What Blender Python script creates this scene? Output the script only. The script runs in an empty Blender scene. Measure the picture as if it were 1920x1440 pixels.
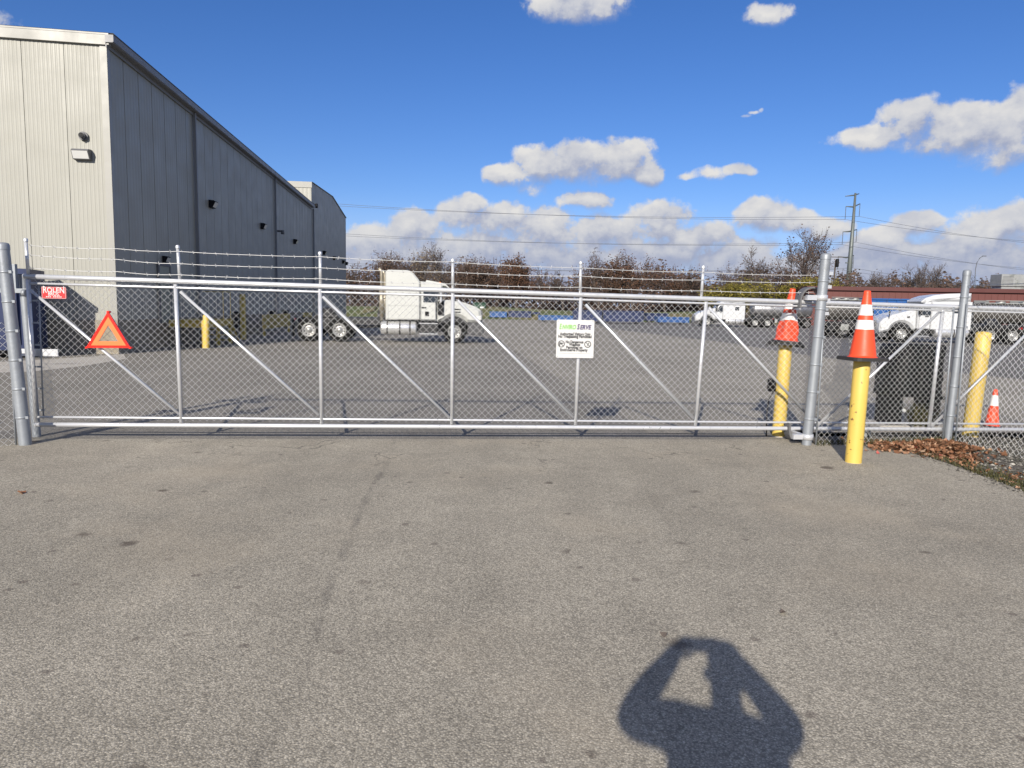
import bpy, math, random
import numpy as np
from mathutils import Vector, Matrix
rad = math.radians
random.seed(7)
C = bpy.context.scene.collection
SC = bpy.context.scene

# ------------------------------------------------------------------ camera
CAMH = 1.62; F = 1331.0; PITCH = math.atan(143/F); ROLL = 0.0186
cam = bpy.data.cameras.new('camera'); camo = bpy.data.objects.new('camera', cam); C.objects.link(camo)
fw = Vector((0, math.cos(PITCH), -math.sin(PITCH))); r0 = Vector((1, 0, 0)); u0 = Vector((0, math.sin(PITCH), math.cos(PITCH)))
rt = r0*math.cos(ROLL) + u0*math.sin(ROLL); up = u0*math.cos(ROLL) - r0*math.sin(ROLL)
camo.matrix_world = Matrix(((rt.x, up.x, -fw.x, 0), (rt.y, up.y, -fw.y, 0), (rt.z, up.z, -fw.z, CAMH), (0, 0, 0, 1)))
cam.sensor_width = 36; cam.lens = 36*F/1920; cam.clip_end = 4000; cam.clip_start = 0.05
SC.camera = camo
EYE = Vector((0, 0, CAMH))
def ray(px, py): return (fw*F + rt*(px-960) - up*(py-720)).normalized()
def ground(px, py, z=0.0):
    d = ray(px, py); t = (z-CAMH)/d.z; return EYE + d*t
def at(px, py, Y):
    d = ray(px, py); return EYE + d*(Y/d.y)
def on_plane(px, py, p0, n):
    d = ray(px, py); return EYE + d*((p0-EYE).dot(n)/d.dot(n))

# ------------------------------------------------------------------ light
SUNPX = (1305, 1200)                      # where the photographer's phone throws its shadow: the antisolar point
sd = ray(*SUNPX)                          # direction the sunlight travels
SUN_EL = math.asin(-sd.z); SUN_AZ = math.atan2(-sd.x, -sd.y)   # compass of the sun itself
sun = bpy.data.lights.new('sun', 'SUN'); sun.energy = 4.6; sun.angle = rad(0.53); sun.color = (1.0, 0.93, 0.82)
suno = bpy.data.objects.new('sun', sun); C.objects.link(suno)
suno.rotation_euler = sd.to_track_quat('-Z', 'Y').to_euler()
vs = SC.view_settings
vs.view_transform = 'Standard'; vs.look = 'None'; vs.exposure = 0.50; vs.gamma = 1; vs.use_curve_mapping = False

W = bpy.data.worlds.new('World'); SC.world = W; W.use_nodes = True
class NT:
    """small helper round a node tree"""
    def __init__(s, t): s.t = t; s.n = t.nodes; s.l = t.links
    def add(s, kind, **kw):
        n = s.n.new(kind)
        for k, v in kw.items(): setattr(n, k, v)
        return n
    def put(s, sock, v):
        if hasattr(v, 'is_output'): s.l.new(v, sock)
        elif v is not None: sock.default_value = v
    def math(s, op, a, b=None, c=None, clamp=False):
        n = s.add('ShaderNodeMath', operation=op, use_clamp=clamp)
        s.put(n.inputs[0], a); s.put(n.inputs[1], b); s.put(n.inputs[2], c); return n.outputs[0]
    def vmath(s, op, a, b=None):
        n = s.add('ShaderNodeVectorMath', operation=op)
        s.put(n.inputs[0], a); s.put(n.inputs[1], b)
        return n.outputs['Value'] if op in ('DOT_PRODUCT', 'LENGTH') else n.outputs[0]
    def mix(s, f, a, b, blend='MIX'):
        n = s.add('ShaderNodeMix', data_type='RGBA', blend_type=blend)
        s.put(n.inputs[0], f); s.put(n.inputs[6], a); s.put(n.inputs[7], b); return n.outputs[2]
    def noise(s, vec, scale, detail=4, rough=.55, dim='3D'):
        n = s.add('ShaderNodeTexNoise', noise_dimensions=dim)
        s.put(n.inputs['Vector'], vec); n.inputs['Scale'].default_value = scale
        n.inputs['Detail'].default_value = detail; n.inputs['Roughness'].default_value = rough; return n.outputs['Fac']
    def maprange(s, v, a, b, c=0.0, d=1.0, smooth=False):
        n = s.add('ShaderNodeMapRange', interpolation_type='SMOOTHSTEP' if smooth else 'LINEAR'); n.clamp = True
        s.put(n.inputs[0], v)
        for i, x in enumerate((a, b, c, d)): s.put(n.inputs[1+i], x)
        return n.outputs[0]
    def ramp(s, v, stops):
        n = s.add('ShaderNodeValToRGB'); s.put(n.inputs[0], v); e = n.color_ramp.elements
        while len(e) < len(stops): e.new(.5)
        for k, (p, c) in enumerate(stops): e[k].position = p; e[k].color = (*c, 1)
        return n.outputs[0]
    def xyz(s, x, y, z=0.0):
        n = s.add('ShaderNodeCombineXYZ'); s.put(n.inputs[0], x); s.put(n.inputs[1], y); s.put(n.inputs[2], z); return n.outputs[0]

def azel(px, py):
    d = ray(px, py); return math.atan2(d.x, d.y), math.asin(d.z)
# cumulus of the day: centre and half-axes (read off the photograph as directions, then stored as azimuth and elevation)
CLOUDS = [(955,328,58,24),(1015,308,62,40),(1095,303,85,42),(1170,300,62,44),(1188,284,34,26),(1215,328,34,24),
 (1000,357,40,20,.55),(1325,326,56,20,.5),(1365,321,56,17,.45),(1300,332,46,14,.4),(1400,323,34,13,.3),(1640,258,72,22),(1718,232,64,42),(1800,245,90,46),(1880,258,90,52),(1935,215,60,46),
 (1085,6,115,36),(1440,28,66,24,.6),(1394,219,26,5,.05),(1412,213,18,5,.12),(1425,208,12,7,.16),(1438,404,56,36),(1490,416,52,22),(1420,394,34,26),(1715,420,44,26),(1652,450,46,30),
 (1545,432,50,26),
 (700,452,62,40),(780,434,64,44),(858,402,52,38),(888,382,30,24),(945,415,70,44),(1030,430,90,46),(1130,440,90,42),(1235,420,70,46),
 (1100,376,72,24,.62),(1305,452,85,40),(1385,472,80,34),(700,475,110,52),(800,480,120,52),(900,470,140,52),(1020,480,150,56),(1150,485,150,56),(1260,480,130,54),(1370,500,120,44),(1000,525,520,66),(1560,520,260,48),(1640,490,120,40),(1760,485,200,60),(1880,432,95,46),(1915,500,150,66),(640,500,120,50),(-10,40,70,34,.25)]
def build_world():
    t = NT(W.node_tree); t.n.clear()
    g = bpy.data.node_groups.new('cloud_field', 'ShaderNodeTree')
    g.interface.new_socket('Vector', in_out='INPUT', socket_type='NodeSocketVector')
    g.interface.new_socket('Field', in_out='OUTPUT', socket_type='NodeSocketFloat')
    q = NT(g); gi = q.add('NodeGroupInput'); go = q.add('NodeGroupOutput'); p = gi.outputs[0]
    warp = q.add('ShaderNodeTexNoise'); warp.inputs['Scale'].default_value = 22; warp.inputs['Detail'].default_value = 3; q.put(warp.inputs['Vector'], p)
    w = q.vmath('MULTIPLY', q.vmath('SUBTRACT', warp.outputs['Color'], (.5, .5, .5)), (.020, .013, 0))
    pw = q.vmath('ADD', p, w)
    D = None
    for (x, y, rx, ry, *wt) in CLOUDS:
        a, e = azel(x, y)
        d = q.vmath('MULTIPLY', q.vmath('SUBTRACT', pw, (a, e, 0)), (F/rx, F/ry, 0))
        b = q.math('SUBTRACT', wt[0] if wt else 1.0, q.vmath('DOT_PRODUCT', d, d))
        if D is None: D = b
        else: D = q.math('SMOOTH_MAX', D, b, 0.35)
    n1 = q.noise(p, 30, 5, .5); n2 = q.noise(p, 95, 6, .62)
    D = q.math('MAXIMUM', D, -1.2)
    D = q.math('ADD', D, q.math('MULTIPLY', q.math('SUBTRACT', n1, .5), 1.7))
    D = q.math('ADD', D, q.math('MULTIPLY', q.math('SUBTRACT', n2, .5), .62))
    # unseen clouds added overhead and behind, to give the shade neutral fill light
    sx = q.add('ShaderNodeSeparateXYZ'); q.l.new(p, sx.inputs[0])
    away = q.math('MAXIMUM', q.maprange(q.math('ABSOLUTE', sx.outputs[0]), .75, 1.0), q.maprange(sx.outputs[1], .55, .8))
    far = q.math('MULTIPLY', q.math('SUBTRACT', q.noise(q.vmath('MULTIPLY', p, (1, 1.6, 1)), 2.6, 6, .55), .467), 7.0)
    D = q.math('MAXIMUM', D, q.math('SUBTRACT', far, q.math('MULTIPLY', q.math('SUBTRACT', 1.0, away), 9.0)))
    q.l.new(D, go.inputs[0])
    tc = t.add('ShaderNodeTexCoord'); sp = t.add('ShaderNodeSeparateXYZ'); t.l.new(tc.outputs['Generated'], sp.inputs[0])
    az = t.math('ARCTAN2', sp.outputs[0], sp.outputs[1]); el = t.math('ARCSINE', sp.outputs[2])
    p = t.xyz(az, el)
    def field(v):
        n = t.add('ShaderNodeGroup'); n.node_tree = g; t.put(n.inputs[0], v); return n.outputs[0]
    D0 = field(p); D1 = field(t.vmath('ADD', p, (-.005, .014, 0)))
    slope = t.math('SUBTRACT', D0, D1)
    soft_hi = t.maprange(slope, -.25, .25, 1.05, .46)            # crisp sunlit tops, ragged soft bases
    alpha = t.maprange(D0, -.04, soft_hi, 0, 1, True)
    lit = t.math('ADD', .56, t.math('MULTIPLY', slope, .62), clamp=True)
    soft = t.noise(p, 9, 3)
    lit = t.math('MULTIPLY', lit, t.maprange(soft, .3, .7, .70, 1.16), clamp=True)
    lit = t.math('MULTIPLY', lit, t.maprange(t.noise(t.vmath('MULTIPLY', p, (1, 1.7, 1)), 21, 5, .55), .36, .60, .66, 1.06), clamp=True)
    low = t.maprange(el, .0, .14)
    lit = t.math('MULTIPLY', lit, t.math('ADD', .72, t.math('MULTIPLY', low, .28)))
    cl = t.ramp(lit, [(0, (.36, .42, .60)), (.30, (.50, .55, .72)), (.55, (.76, .78, .85)), (1, (1.0, .985, .965))])
    cl = t.mix(t.maprange(el, .015, .11, .78, 0, True), cl, (.46, .53, .74, 1))
    sky = t.add('ShaderNodeTexSky', sky_type='NISHITA'); sky.sun_disc = False
    sky.sun_elevation = SUN_EL; sky.sun_rotation = SUN_AZ % (2*math.pi)
    sky.air_density = 1.0; sky.dust_density = .25; sky.ozone_density = 3.0; sky.altitude = 200
    hs = t.add('ShaderNodeHueSaturation'); hs.inputs['Saturation'].default_value = 1.22; hs.inputs['Value'].default_value = 1.0
    t.l.new(sky.outputs[0], hs.inputs['Color'])
    skyc = t.mix(1.0, hs.outputs[0], (.94, .965, 1.30, 1), 'MULTIPLY')
    skyc = t.mix(t.maprange(el, .0, .16, .85, 0, True), skyc, (4.6, 6.3, 10.2, 1))
    clc = t.vmath('MULTIPLY', cl, (8.6, 8.6, 8.6))
    out = t.mix(alpha, skyc, clc)
    bg = t.add('ShaderNodeBackground'); bg.inputs['Strength'].default_value = 0.064; t.l.new(out, bg.inputs['Color'])
    o = t.add('ShaderNodeOutputWorld'); t.l.new(bg.outputs[0], o.inputs[0])
build_world()

# ------------------------------------------------------------------ helpers
def tag(o, label=None, cat=None, group=None, kind=None):
    if label: o['label'] = label
    if cat: o['category'] = cat
    if group: o['group'] = group
    if kind: o['kind'] = kind
    return o
def empty(name, loc, label=None, cat=None, group=None, rz=0.0):
    o = bpy.data.objects.new(name, None); C.objects.link(o); o.location = loc; o.rotation_euler = (0, 0, rz); o.empty_display_size = .2
    return tag(o, label, cat, group)
def children(o): return [c for c in bpy.data.objects if c.parent == o]
def copy_tree(o, parent=None, kids=None):
    c = o.copy(); C.objects.link(c)
    if parent: c.parent = parent
    for ch in children(o): copy_tree(ch, c)
    return c

def basis(d):
    d = Vector(d).normalized(); a = Vector((0, 0, 1)) if abs(d.z) < .9 else Vector((1, 0, 0))
    x = d.cross(a).normalized(); return x, x.cross(d).normalized()
class MB:
    def __init__(s): s.v = []; s.f = []; s.m = []; s.sm = []
    def quadlist(s, vs, fs, m=0, smooth=False):
        b = len(s.v); s.v += [tuple(x) for x in vs]
        for f in fs: s.f.append([i+b for i in f]); s.m.append(m); s.sm.append(smooth)
        return s
    def box(s, c, size, M=None, m=0, bev=0.0):
        hx, hy, hz = size[0]/2, size[1]/2, size[2]/2
        b = min(bev, hx*.9, hy*.9, hz*.9)
        if b <= 0:
            vs = [(x, y, z) for z in (-hz, hz) for y in (-hy, hy) for x in (-hx, hx)]
            fs = [(0, 2, 3, 1), (4, 5, 7, 6), (0, 1, 5, 4), (2, 6, 7, 3), (0, 4, 6, 2), (1, 3, 7, 5)]
        else:                                            # chamfered on the twelve edges
            vs = []; ix = {}
            for sx in (-1, 1):
                for sy in (-1, 1):
                    for sz in (-1, 1):
                        for k in range(3):
                            p = [sx*hx, sy*hy, sz*hz]
                            for j in range(3):
                                if j != k: p[j] -= (sx, sy, sz)[j]*b
                            ix[sx, sy, sz, k] = len(vs); vs.append(tuple(p))
            fs = []
            for k in range(3):
                i, j = [(1, 2), (0, 2), (0, 1)][k]
                for sg in (-1, 1):
                    loop = []
                    for (a, c2) in ((-1, -1), (1, -1), (1, 1), (-1, 1)):
                        q = [0, 0, 0]; q[k] = sg; q[i] = a; q[j] = c2; loop.append(ix[q[0], q[1], q[2], k])
                    fs.append(loop if (sg > 0) != (k == 1) else loop[::-1])
            for k in range(3):
                i, j = [(1, 2), (0, 2), (0, 1)][k]
                for a in (-1, 1):
                    for c2 in (-1, 1):
                        q0 = [0, 0, 0]; q1 = [0, 0, 0]; q0[k] = -1; q1[k] = 1
                        q0[i] = q1[i] = a; q0[j] = q1[j] = c2
                        fs.append([ix[(*q0, i)], ix[(*q1, i)], ix[(*q1, j)], ix[(*q0, j)]])
            for sx in (-1, 1):
                for sy in (-1, 1):
                    for sz in (-1, 1): fs.append([ix[sx, sy, sz, k] for k in range(3)])
        c = Vector(c)
        vs = [(M @ Vector(v) if M else Vector(v)) + c for v in vs]
        return s.quadlist(vs, fs, m)
    def tube(s, pts, r, seg=8, m=0, cap=True, smooth=True, rad_list=None):
        pts = [Vector(p) for p in pts]; n = len(pts); vs = []; fs = []
        for i, p in enumerate(pts):
            d = (pts[min(i+1, n-1)] - pts[max(i-1, 0)]); x, y = basis(d)
            rr = rad_list[i] if rad_list else r
            for k in range(seg):
                a = 2*math.pi*k/seg; vs.append(p + x*(rr*math.cos(a)) + y*(rr*math.sin(a)))
        for i in range(n-1):
            for k in range(seg):
                k2 = (k+1) % seg; fs.append((i*seg+k, i*seg+k2, (i+1)*seg+k2, (i+1)*seg+k))
        s.quadlist(vs, fs, m, smooth)
        if cap:
            b = len(s.v) - len(vs)
            for i0, rev in ((0, 1), ((n-1)*seg, 0)):
                loop = [b+i0+k for k in range(seg)]; s.f.append(loop[::-1] if rev else loop); s.m.append(m); s.sm.append(False)
        return s
    def lathe(s, prof, seg=24, M=None, m=0, smooth=True, mats=None, deform=None):
        vs = []; n = len(prof)
        for (r, z) in prof:
            for k in range(seg):
                a = 2*math.pi*k/seg; p = Vector((r*math.cos(a), r*math.sin(a), z))
                if deform: p = deform(p, a)
                vs.append(M @ p if M else p)
        b = len(s.v); s.v += [tuple(v) for v in vs]
        for i in range(n-1):
            for k in range(seg):
                k2 = (k+1) % seg
                s.f.append([b+i*seg+k, b+i*seg+k2, b+(i+1)*seg+k2, b+(i+1)*seg+k]); s.m.append(mats[i] if mats else m); s.sm.append(smooth)
        return s
    def prism(s, poly, y0, y1, bev=0.0, m=0, smooth=False):
        """side profile (x,z) extruded from y0 to y1 with chamfered flanks"""
        n = len(poly); cx = sum(p[0] for p in poly)/n; cz = sum(p[1] for p in poly)/n
        area = sum(poly[i][0]*poly[(i+1) % n][1]-poly[(i+1) % n][0]*poly[i][1] for i in range(n))
        sg = 1 if area > 0 else -1
        ins = []
        for i in range(n):
            p0, p1, p2 = Vector(poly[i-1]), Vector(poly[i]), Vector(poly[(i+1) % n])
            e1 = (p1-p0).normalized(); e2 = (p2-p1).normalized()
            nn = Vector((-e1.y-e2.y, e1.x+e2.x))*sg; l = nn.length
            nn = nn/l if l > 1e-6 else Vector((0, 0)); ins.append(p1 + nn*bev)
        layers = [(y0, poly)] if not bev else [(y0, ins), (y0+bev, poly)]
        layers += [(y1, poly)] if not bev else [(y1-bev, poly), (y1, ins)]
        vs = [(p[0], y, p[1]) for y, pl in layers for p in pl]; fs = []
        for L in range(len(layers)-1):
            for i in range(n):
                j = (i+1) % n; q = (L*n+i, L*n+j, (L+1)*n+j, (L+1)*n+i); fs.append(q[::-1] if sg > 0 else q)
        k = (len(layers)-1)*n
        lo = list(range(n)); hi = [k+i for i in range(n)]
        fs.append(lo if sg > 0 else lo[::-1]); fs.append(hi[::-1] if sg > 0 else hi)
        return s.quadlist(vs, fs, m, smooth)
    def build(s, name, mat, parent=None, world=False):
        me = bpy.data.meshes.new(name); vs = s.v
        if world and parent is not None:
            L = parent.location; vs = [(v[0]-L.x, v[1]-L.y, v[2]-L.z) for v in vs]
        me.from_pydata(vs, [], s.f)
        for mm in (mat if isinstance(mat, (list, tuple)) else [mat]): me.materials.append(mm)
        me.polygons.foreach_set('material_index', s.m); me.polygons.foreach_set('use_smooth', s.sm); me.update()
        o = bpy.data.objects.new(name, me); C.objects.link(o)
        if parent is not None: o.parent = parent
        return o
def struct(name, mb, mat): return tag(mb.build(name, mat), kind='structure')
def rz(a): return Matrix.Rotation(a, 3, 'Z')
def frame(p0, p1):
    """4x4: z axis from p0 to p1, origin p0"""
    d = (Vector(p1)-Vector(p0)).normalized(); q = d.to_track_quat('Z', 'Y'); return Matrix.Translation(Vector(p0)) @ q.to_matrix().to_4x4()
def lean(p0, p1):
    """4x4 at p0, tilted so that z runs to p1 by the shortest turn"""
    d = (Vector(p1)-Vector(p0)).normalized(); q = Vector((0, 0, 1)).rotation_difference(d); return Matrix.Translation(Vector(p0)) @ q.to_matrix().to_4x4()

# ------------------------------------------------------------------ materials
def mat(name, col, rough=.6, metal=0.0, var=.12, vs_=3.0, bump=0.0, bs=60.0, spec=.5, dirt=None, dscale=1.2, dlo=.5, dhi=.75, coat=0.0, gen=False):
    m = bpy.data.materials.new(name); m.use_nodes = True; t = NT(m.node_tree); P = t.n['Principled BSDF']
    tc = t.add('ShaderNodeTexCoord'); v = tc.outputs['Object']
    n = t.noise(v, vs_, 6, .6)
    c = t.mix(n, tuple(x*(1-var) for x in col)+(1,), tuple(min(1, x*(1+var)) for x in col)+(1,))
    if dirt:
        d = t.maprange(t.noise(v, dscale, 7, .65), dlo, dhi, 0, 1, True); c = t.mix(d, c, (*dirt, 1))
    t.l.new(c, P.inputs['Base Color']); P.inputs['Metallic'].default_value = metal
    rr = t.maprange(t.noise(v, vs_*2.3, 4), .3, .7, max(.03, rough-.08), min(1, rough+.08)); t.l.new(rr, P.inputs['Roughness'])
    P.inputs['Specular IOR Level'].default_value = spec; P.inputs['Coat Weight'].default_value = coat
    if bump:
        b = t.add('ShaderNodeBump'); b.inputs['Strength'].default_value = bump; b.inputs['Distance'].default_value = .01
        t.l.new(t.noise(v, bs, 4), b.inputs['Height']); t.l.new(b.outputs[0], P.inputs['Normal'])
    return m
def island_mat(name, stops, rough=.7, trans=0.0):
    m = bpy.data.materials.new(name); m.use_nodes = True; t = NT(m.node_tree); P = t.n['Principled BSDF']
    g = t.add('ShaderNodeNewGeometry'); c = t.ramp(g.outputs['Random Per Island'], stops)
    t.l.new(c, P.inputs['Base Color']); P.inputs['Roughness'].default_value = rough; P.inputs['Specular IOR Level'].default_value = .2
    return m
def asphalt(name, dark, light, grain=95.0, patch=None, spots=True, cracks=False, tint=None, seam=None, tar=0.0):
    m = bpy.data.materials.new(name); m.use_nodes = True; t = NT(m.node_tree); P = t.n['Principled BSDF']
    tc = t.add('ShaderNodeTexCoord'); v = tc.outputs['Object']
    vo = t.add('ShaderNodeTexVoronoi', feature='F1'); vo.inputs['Scale'].default_value = grain; t.l.new(v, vo.inputs['Vector'])
    s = t.add('ShaderNodeSeparateColor'); t.l.new(vo.outputs['Color'], s.inputs[0])
    c = t.ramp(s.outputs[0], [(0, dark), (.25, tuple(a*.55+b*.45 for a, b in zip(dark, light))), (.7, light), (.93, tuple(x*1.14 for x in light)), (1, tuple(x*1.38 for x in light))])
    # binder showing between the stones
    c = t.mix(t.maprange(vo.outputs['Distance'], .36, .66, 0, .5), c, (*tuple(x*.55 for x in dark), 1))
    c = t.mix(1.0, c, t.ramp(t.noise(v, grain*.42, 3, .7), [(0, (.62, .62, .62)), (.5, (.98, .98, .98)), (1, (1.34, 1.34, 1.34))]), 'MULTIPLY')
    big = t.noise(v, .33, 5, .6); mid = t.noise(v, 2.2, 6, .62)
    k = t.math('MULTIPLY', t.maprange(big, .25, .75, .80, 1.16), t.maprange(mid, .2, .8, .86, 1.12))
    streak = t.noise(t.vmath('MULTIPLY', v, (1.1, .14, 1)), 1.0, 5, .6)      # wear along the way the trucks drive
    k = t.math('MULTIPLY', k, t.maprange(streak, .3, .7, .90, 1.08))
    c = t.mix(1.0, c, t.xyz(k, k, k), 'MULTIPLY')
    if tint: c = t.mix(t.maprange(t.noise(v, .55, 4), .48, .72, 0, .35, True), c, (*tint, 1))
    if spots:
        for (sc, th, col, f) in ((2.4, .19, (.075, .058, .046), .75), (1.15, .075, (.07, .052, .042), .8), (6.5, .21, (.10, .08, .068), .55)):
            dn = t.add('ShaderNodeTexNoise'); dn.inputs['Scale'].default_value = sc*5; t.l.new(v, dn.inputs['Vector'])
            vv = t.vmath('ADD', v, t.vmath('MULTIPLY', t.vmath('SUBTRACT', dn.outputs['Color'], (.5, .5, .5)), (.22/sc, .22/sc, 0)))
            w = t.add('ShaderNodeTexVoronoi', feature='F1'); w.inputs['Scale'].default_value = sc; t.l.new(vv, w.inputs['Vector'])
            ss = t.add('ShaderNodeSeparateColor'); t.l.new(w.outputs['Color'], ss.inputs[0])
            size = t.math('MULTIPLY', th, t.maprange(ss.outputs[0], .68, 1.0, .1, 1))
            e = t.maprange(t.math('SUBTRACT', size, w.outputs['Distance']), -.03, .05, 0, f)
            e = t.math('MULTIPLY', e, t.maprange(ss.outputs[0], .68, .70, 0, 1))
            c = t.mix(e, c, (*col, 1))
    if cracks:
        dn = t.add('ShaderNodeTexNoise'); dn.inputs['Scale'].default_value = 3; dn.inputs['Detail'].default_value = 5; t.l.new(v, dn.inputs['Vector'])
        vv = t.vmath('ADD', v, t.vmath('MULTIPLY', t.vmath('SUBTRACT', dn.outputs['Color'], (.5, .5, .5)), (.5, .5, 0)))
        w = t.add('ShaderNodeTexVoronoi', feature='DISTANCE_TO_EDGE'); w.inputs['Scale'].default_value = .75; t.l.new(vv, w.inputs['Vector'])
        line = t.maprange(w.outputs['Distance'], .002, .009, 1, 0)
        sp = t.add('ShaderNodeSeparateXYZ'); t.l.new(v, sp.inputs[0])
        zone = t.math('MULTIPLY', t.maprange(sp.outputs[1], 6.6, 7.6, 0, 1), t.maprange(t.noise(v, 1.1, 2), .46, .56, 0, 1))
        c = t.mix(t.math('MULTIPLY', t.math('MULTIPLY', line, zone), .5), c, (.035, .03, .027, 1))
    if seam:                                                    # a tyre-dragged tar line wandering down the drive
        sp = t.add('ShaderNodeSeparateXYZ'); t.l.new(v, sp.inputs[0])
        fc = t.add('ShaderNodeFloatCurve'); cu = fc.mapping.curves[0]
        while len(cu.points) < len(seam): cu.points.new(.5, .5)
        for i, (yy, xx) in enumerate(seam): cu.points[i].location = (yy/10, (xx+5)/10)
        fc.mapping.update(); t.l.new(t.math('DIVIDE', sp.outputs[1], 10.0), fc.inputs['Value'])
        xx = t.math('SUBTRACT', t.math('MULTIPLY', fc.outputs[0], 10.0), 5.0)
        d = t.math('ABSOLUTE', t.math('SUBTRACT', t.math('ADD', sp.outputs[0], t.math('MULTIPLY', t.math('SUBTRACT', t.noise(v, 5, 5), .5), .10)), xx))
        e = t.math('MULTIPLY', t.maprange(d, .006, .045, 1, 0, True), t.maprange(t.noise(v, 1.7, 5), .42, .66, .04, .55))
        c = t.mix(e, c, (.06, .055, .052, 1))
    t.l.new(c, P.inputs['Base Color']); P.inputs['Roughness'].default_value = .92; P.inputs['Specular IOR Level'].default_value = .25
    b = t.add('ShaderNodeBump'); b.inputs['Strength'].default_value = .55; b.inputs['Distance'].default_value = .004
    hh = t.math('ADD', t.math('MULTIPLY', vo.outputs['Distance'], -.8), t.math('MULTIPLY', t.noise(v, 40, 3), .7))
    t.l.new(hh, b.inputs['Height']); t.l.new(b.outputs[0], P.inputs['Normal'])
    return m
M = {}
M['galv'] = mat('galvanised_steel', (.60, .61, .63), .34, .45, .08, 9, .12, 45, dirt=(.50, .51, .53), dscale=6, dlo=.55, dhi=.85)
M['galv_dull'] = mat('dull_galvanised_steel', (.27, .29, .315), .5, .35, .16, 5, .15, 35, dirt=(.20, .21, .22), dscale=4, dlo=.5, dhi=.8)
M['wire'] = mat('chain_link_wire', (.60, .60, .595), .45, .2, .12, 3)
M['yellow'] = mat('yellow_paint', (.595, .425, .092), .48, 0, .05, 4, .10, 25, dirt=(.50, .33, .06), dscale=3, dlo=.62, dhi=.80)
M['rust_chip'] = mat('yellow_paint_chipped', (.595, .425, .092), .5, 0, .05, 4, .10, 25, dirt=(.20, .11, .04), dscale=12, dlo=.612, dhi=.645)
M['orange'] = mat('cone_orange', (.78, .072, .022), .5, 0, .08, 6, .05, 30, dirt=(.45, .05, .025), dscale=5, dlo=.62, dhi=.85)
M['reflect'] = mat('reflective_white', (.70, .68, .66), .38, 0, .06, 14, .05, 80, dirt=(.5, .48, .46), dscale=9, dlo=.6, dhi=.8)
M['rubber'] = mat('black_rubber', (.022, .021, .021), .75, 0, .2, 8, .2, 40)
M['black'] = mat('black_plastic', (.006, .006, .0075), .62, 0, .25, 5, .25, 9, spec=.25)
M['blackpaint'] = mat('black_chassis', (.018, .018, .02), .5, 0, .3, 2, .1, 30, dirt=(.026, .024, .022), dscale=2)
M['white_paint'] = mat('white_truck_paint', (.485, .492, .468), .28, 0, .03, 1.2, 0, 10, coat=.4, dirt=(.41, .40, .365), dscale=1.1, dlo=.55, dhi=.9)
M['white2'] = mat('cool_white_paint', (.52, .53, .54), .28, 0, .03, 1.2, 0, 10, coat=.4, dirt=(.46, .46, .46), dscale=1.0, dlo=.55, dhi=.9)
M['glass'] = mat('dark_glass', (.02, .025, .03), .06, 0, .1, 1, spec=.9)
M['chrome'] = mat('polished_aluminium', (.66, .66, .66), .3, .65, .05, 3, dirt=(.45, .44, .43), dscale=4, dlo=.6, dhi=.9)
M['tyre'] = mat('tyre', (.012, .012, .012), .9, 0, .2, 8, .3, 30, dirt=(.028, .026, .024), dscale=3, spec=.2)
M['rim'] = mat('wheel_aluminium', (.42, .42, .41), .35, .6, .06, 3, dirt=(.25, .24, .23), dscale=6)
M['stack'] = mat('stained_steel_stack', (.36, .32, .25), .4, .5, .1, 3)
M['grey_plastic'] = mat('grey_plastic', (.12, .12, .125), .6, 0, .15, 4)
M['bumper_grey'] = mat('bumper_grey', (.062, .062, .066), .55, 0, .15, 2)
M['amber'] = mat('amber_lens', (.75, .22, .03), .25, 0, .05)
M['lens'] = mat('clear_lens', (.62, .62, .6), .15, 0, .05)
M['redlens'] = mat('red_lens', (.45, .02, .015), .25)
M['navy'] = mat('navy_paint', (.007, .019, .078), .55, 0, .25, 1.5, .1, 20, dirt=(.016, .02, .035), dscale=1.5)
M['blue'] = mat('bright_blue_paint', (.014, .085, .27), .5, 0, .2, 1, dirt=(.05, .06, .11), dscale=1)
M['green'] = mat('dark_green_paint', (.012, .05, .03), .5, 0, .2, 1)
M['olive'] = mat('shade_toned_safety_yellow', (.42, .30, .05), .6, 0, .2, 2, dirt=(.2, .15, .05), dscale=2)  # yellow paint with the shade beside the wall put into its colour
M['concrete'] = mat('concrete', (.40, .37, .325), .9, 0, .18, 1.6, .3, 30, dirt=(.22, .205, .185), dscale=1.1)
M['redwall'] = mat('maroon_metal_wall', (.115, .036, .030), .6, 0, .12, .4, dirt=(.075, .027, .024), dscale=.2)
M['greydoor'] = mat('grey_roller_door', (.13, .135, .14), .6, 0, .1, 1)
M['hvac'] = mat('hvac_metal', (.34, .35, .34), .5, .4, .25, 1.2, dirt=(.16, .17, .15), dscale=1)
M['steelpole'] = mat('weathered_steel_pole', (.13, .145, .14), .55, .4, .15, .4)
M['insul'] = mat('grey_insulator', (.10, .105, .115), .5)
M['cable'] = mat('power_cable', (.13, .14, .17), .6)
M['wood'] = mat('creosote_wood', (.07, .055, .045), .85, 0, .3, 2)
M['tank'] = mat('brushed_tank_steel', (.30, .30, .31), .38, .75, .15, .8, dirt=(.12, .115, .11), dscale=.8)
M['sign_white'] = mat('sign_white', (.56, .56, .55), .4, 0, .02, 2)
M['ink'] = mat('black_ink', (.03, .03, .032), .6)
M['ink_grey'] = mat('grey_ink', (.30, .30, .30), .6)
M['ink_green'] = mat('green_ink', (.20, .46, .10), .5)
M['ink_navy'] = mat('navy_ink', (.05, .035, .11), .5)
M['red'] = mat('red_sign', (.50, .018, .02), .4, 0, .05, 3)
M['tri_red'] = mat('reflector_red', (.80, .022, .012), .22, 0, .06, 30, .1, 200)
M['tri_orange'] = mat('fluorescent_orange', (.92, .17, .035), .5, 0, .03)
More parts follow.
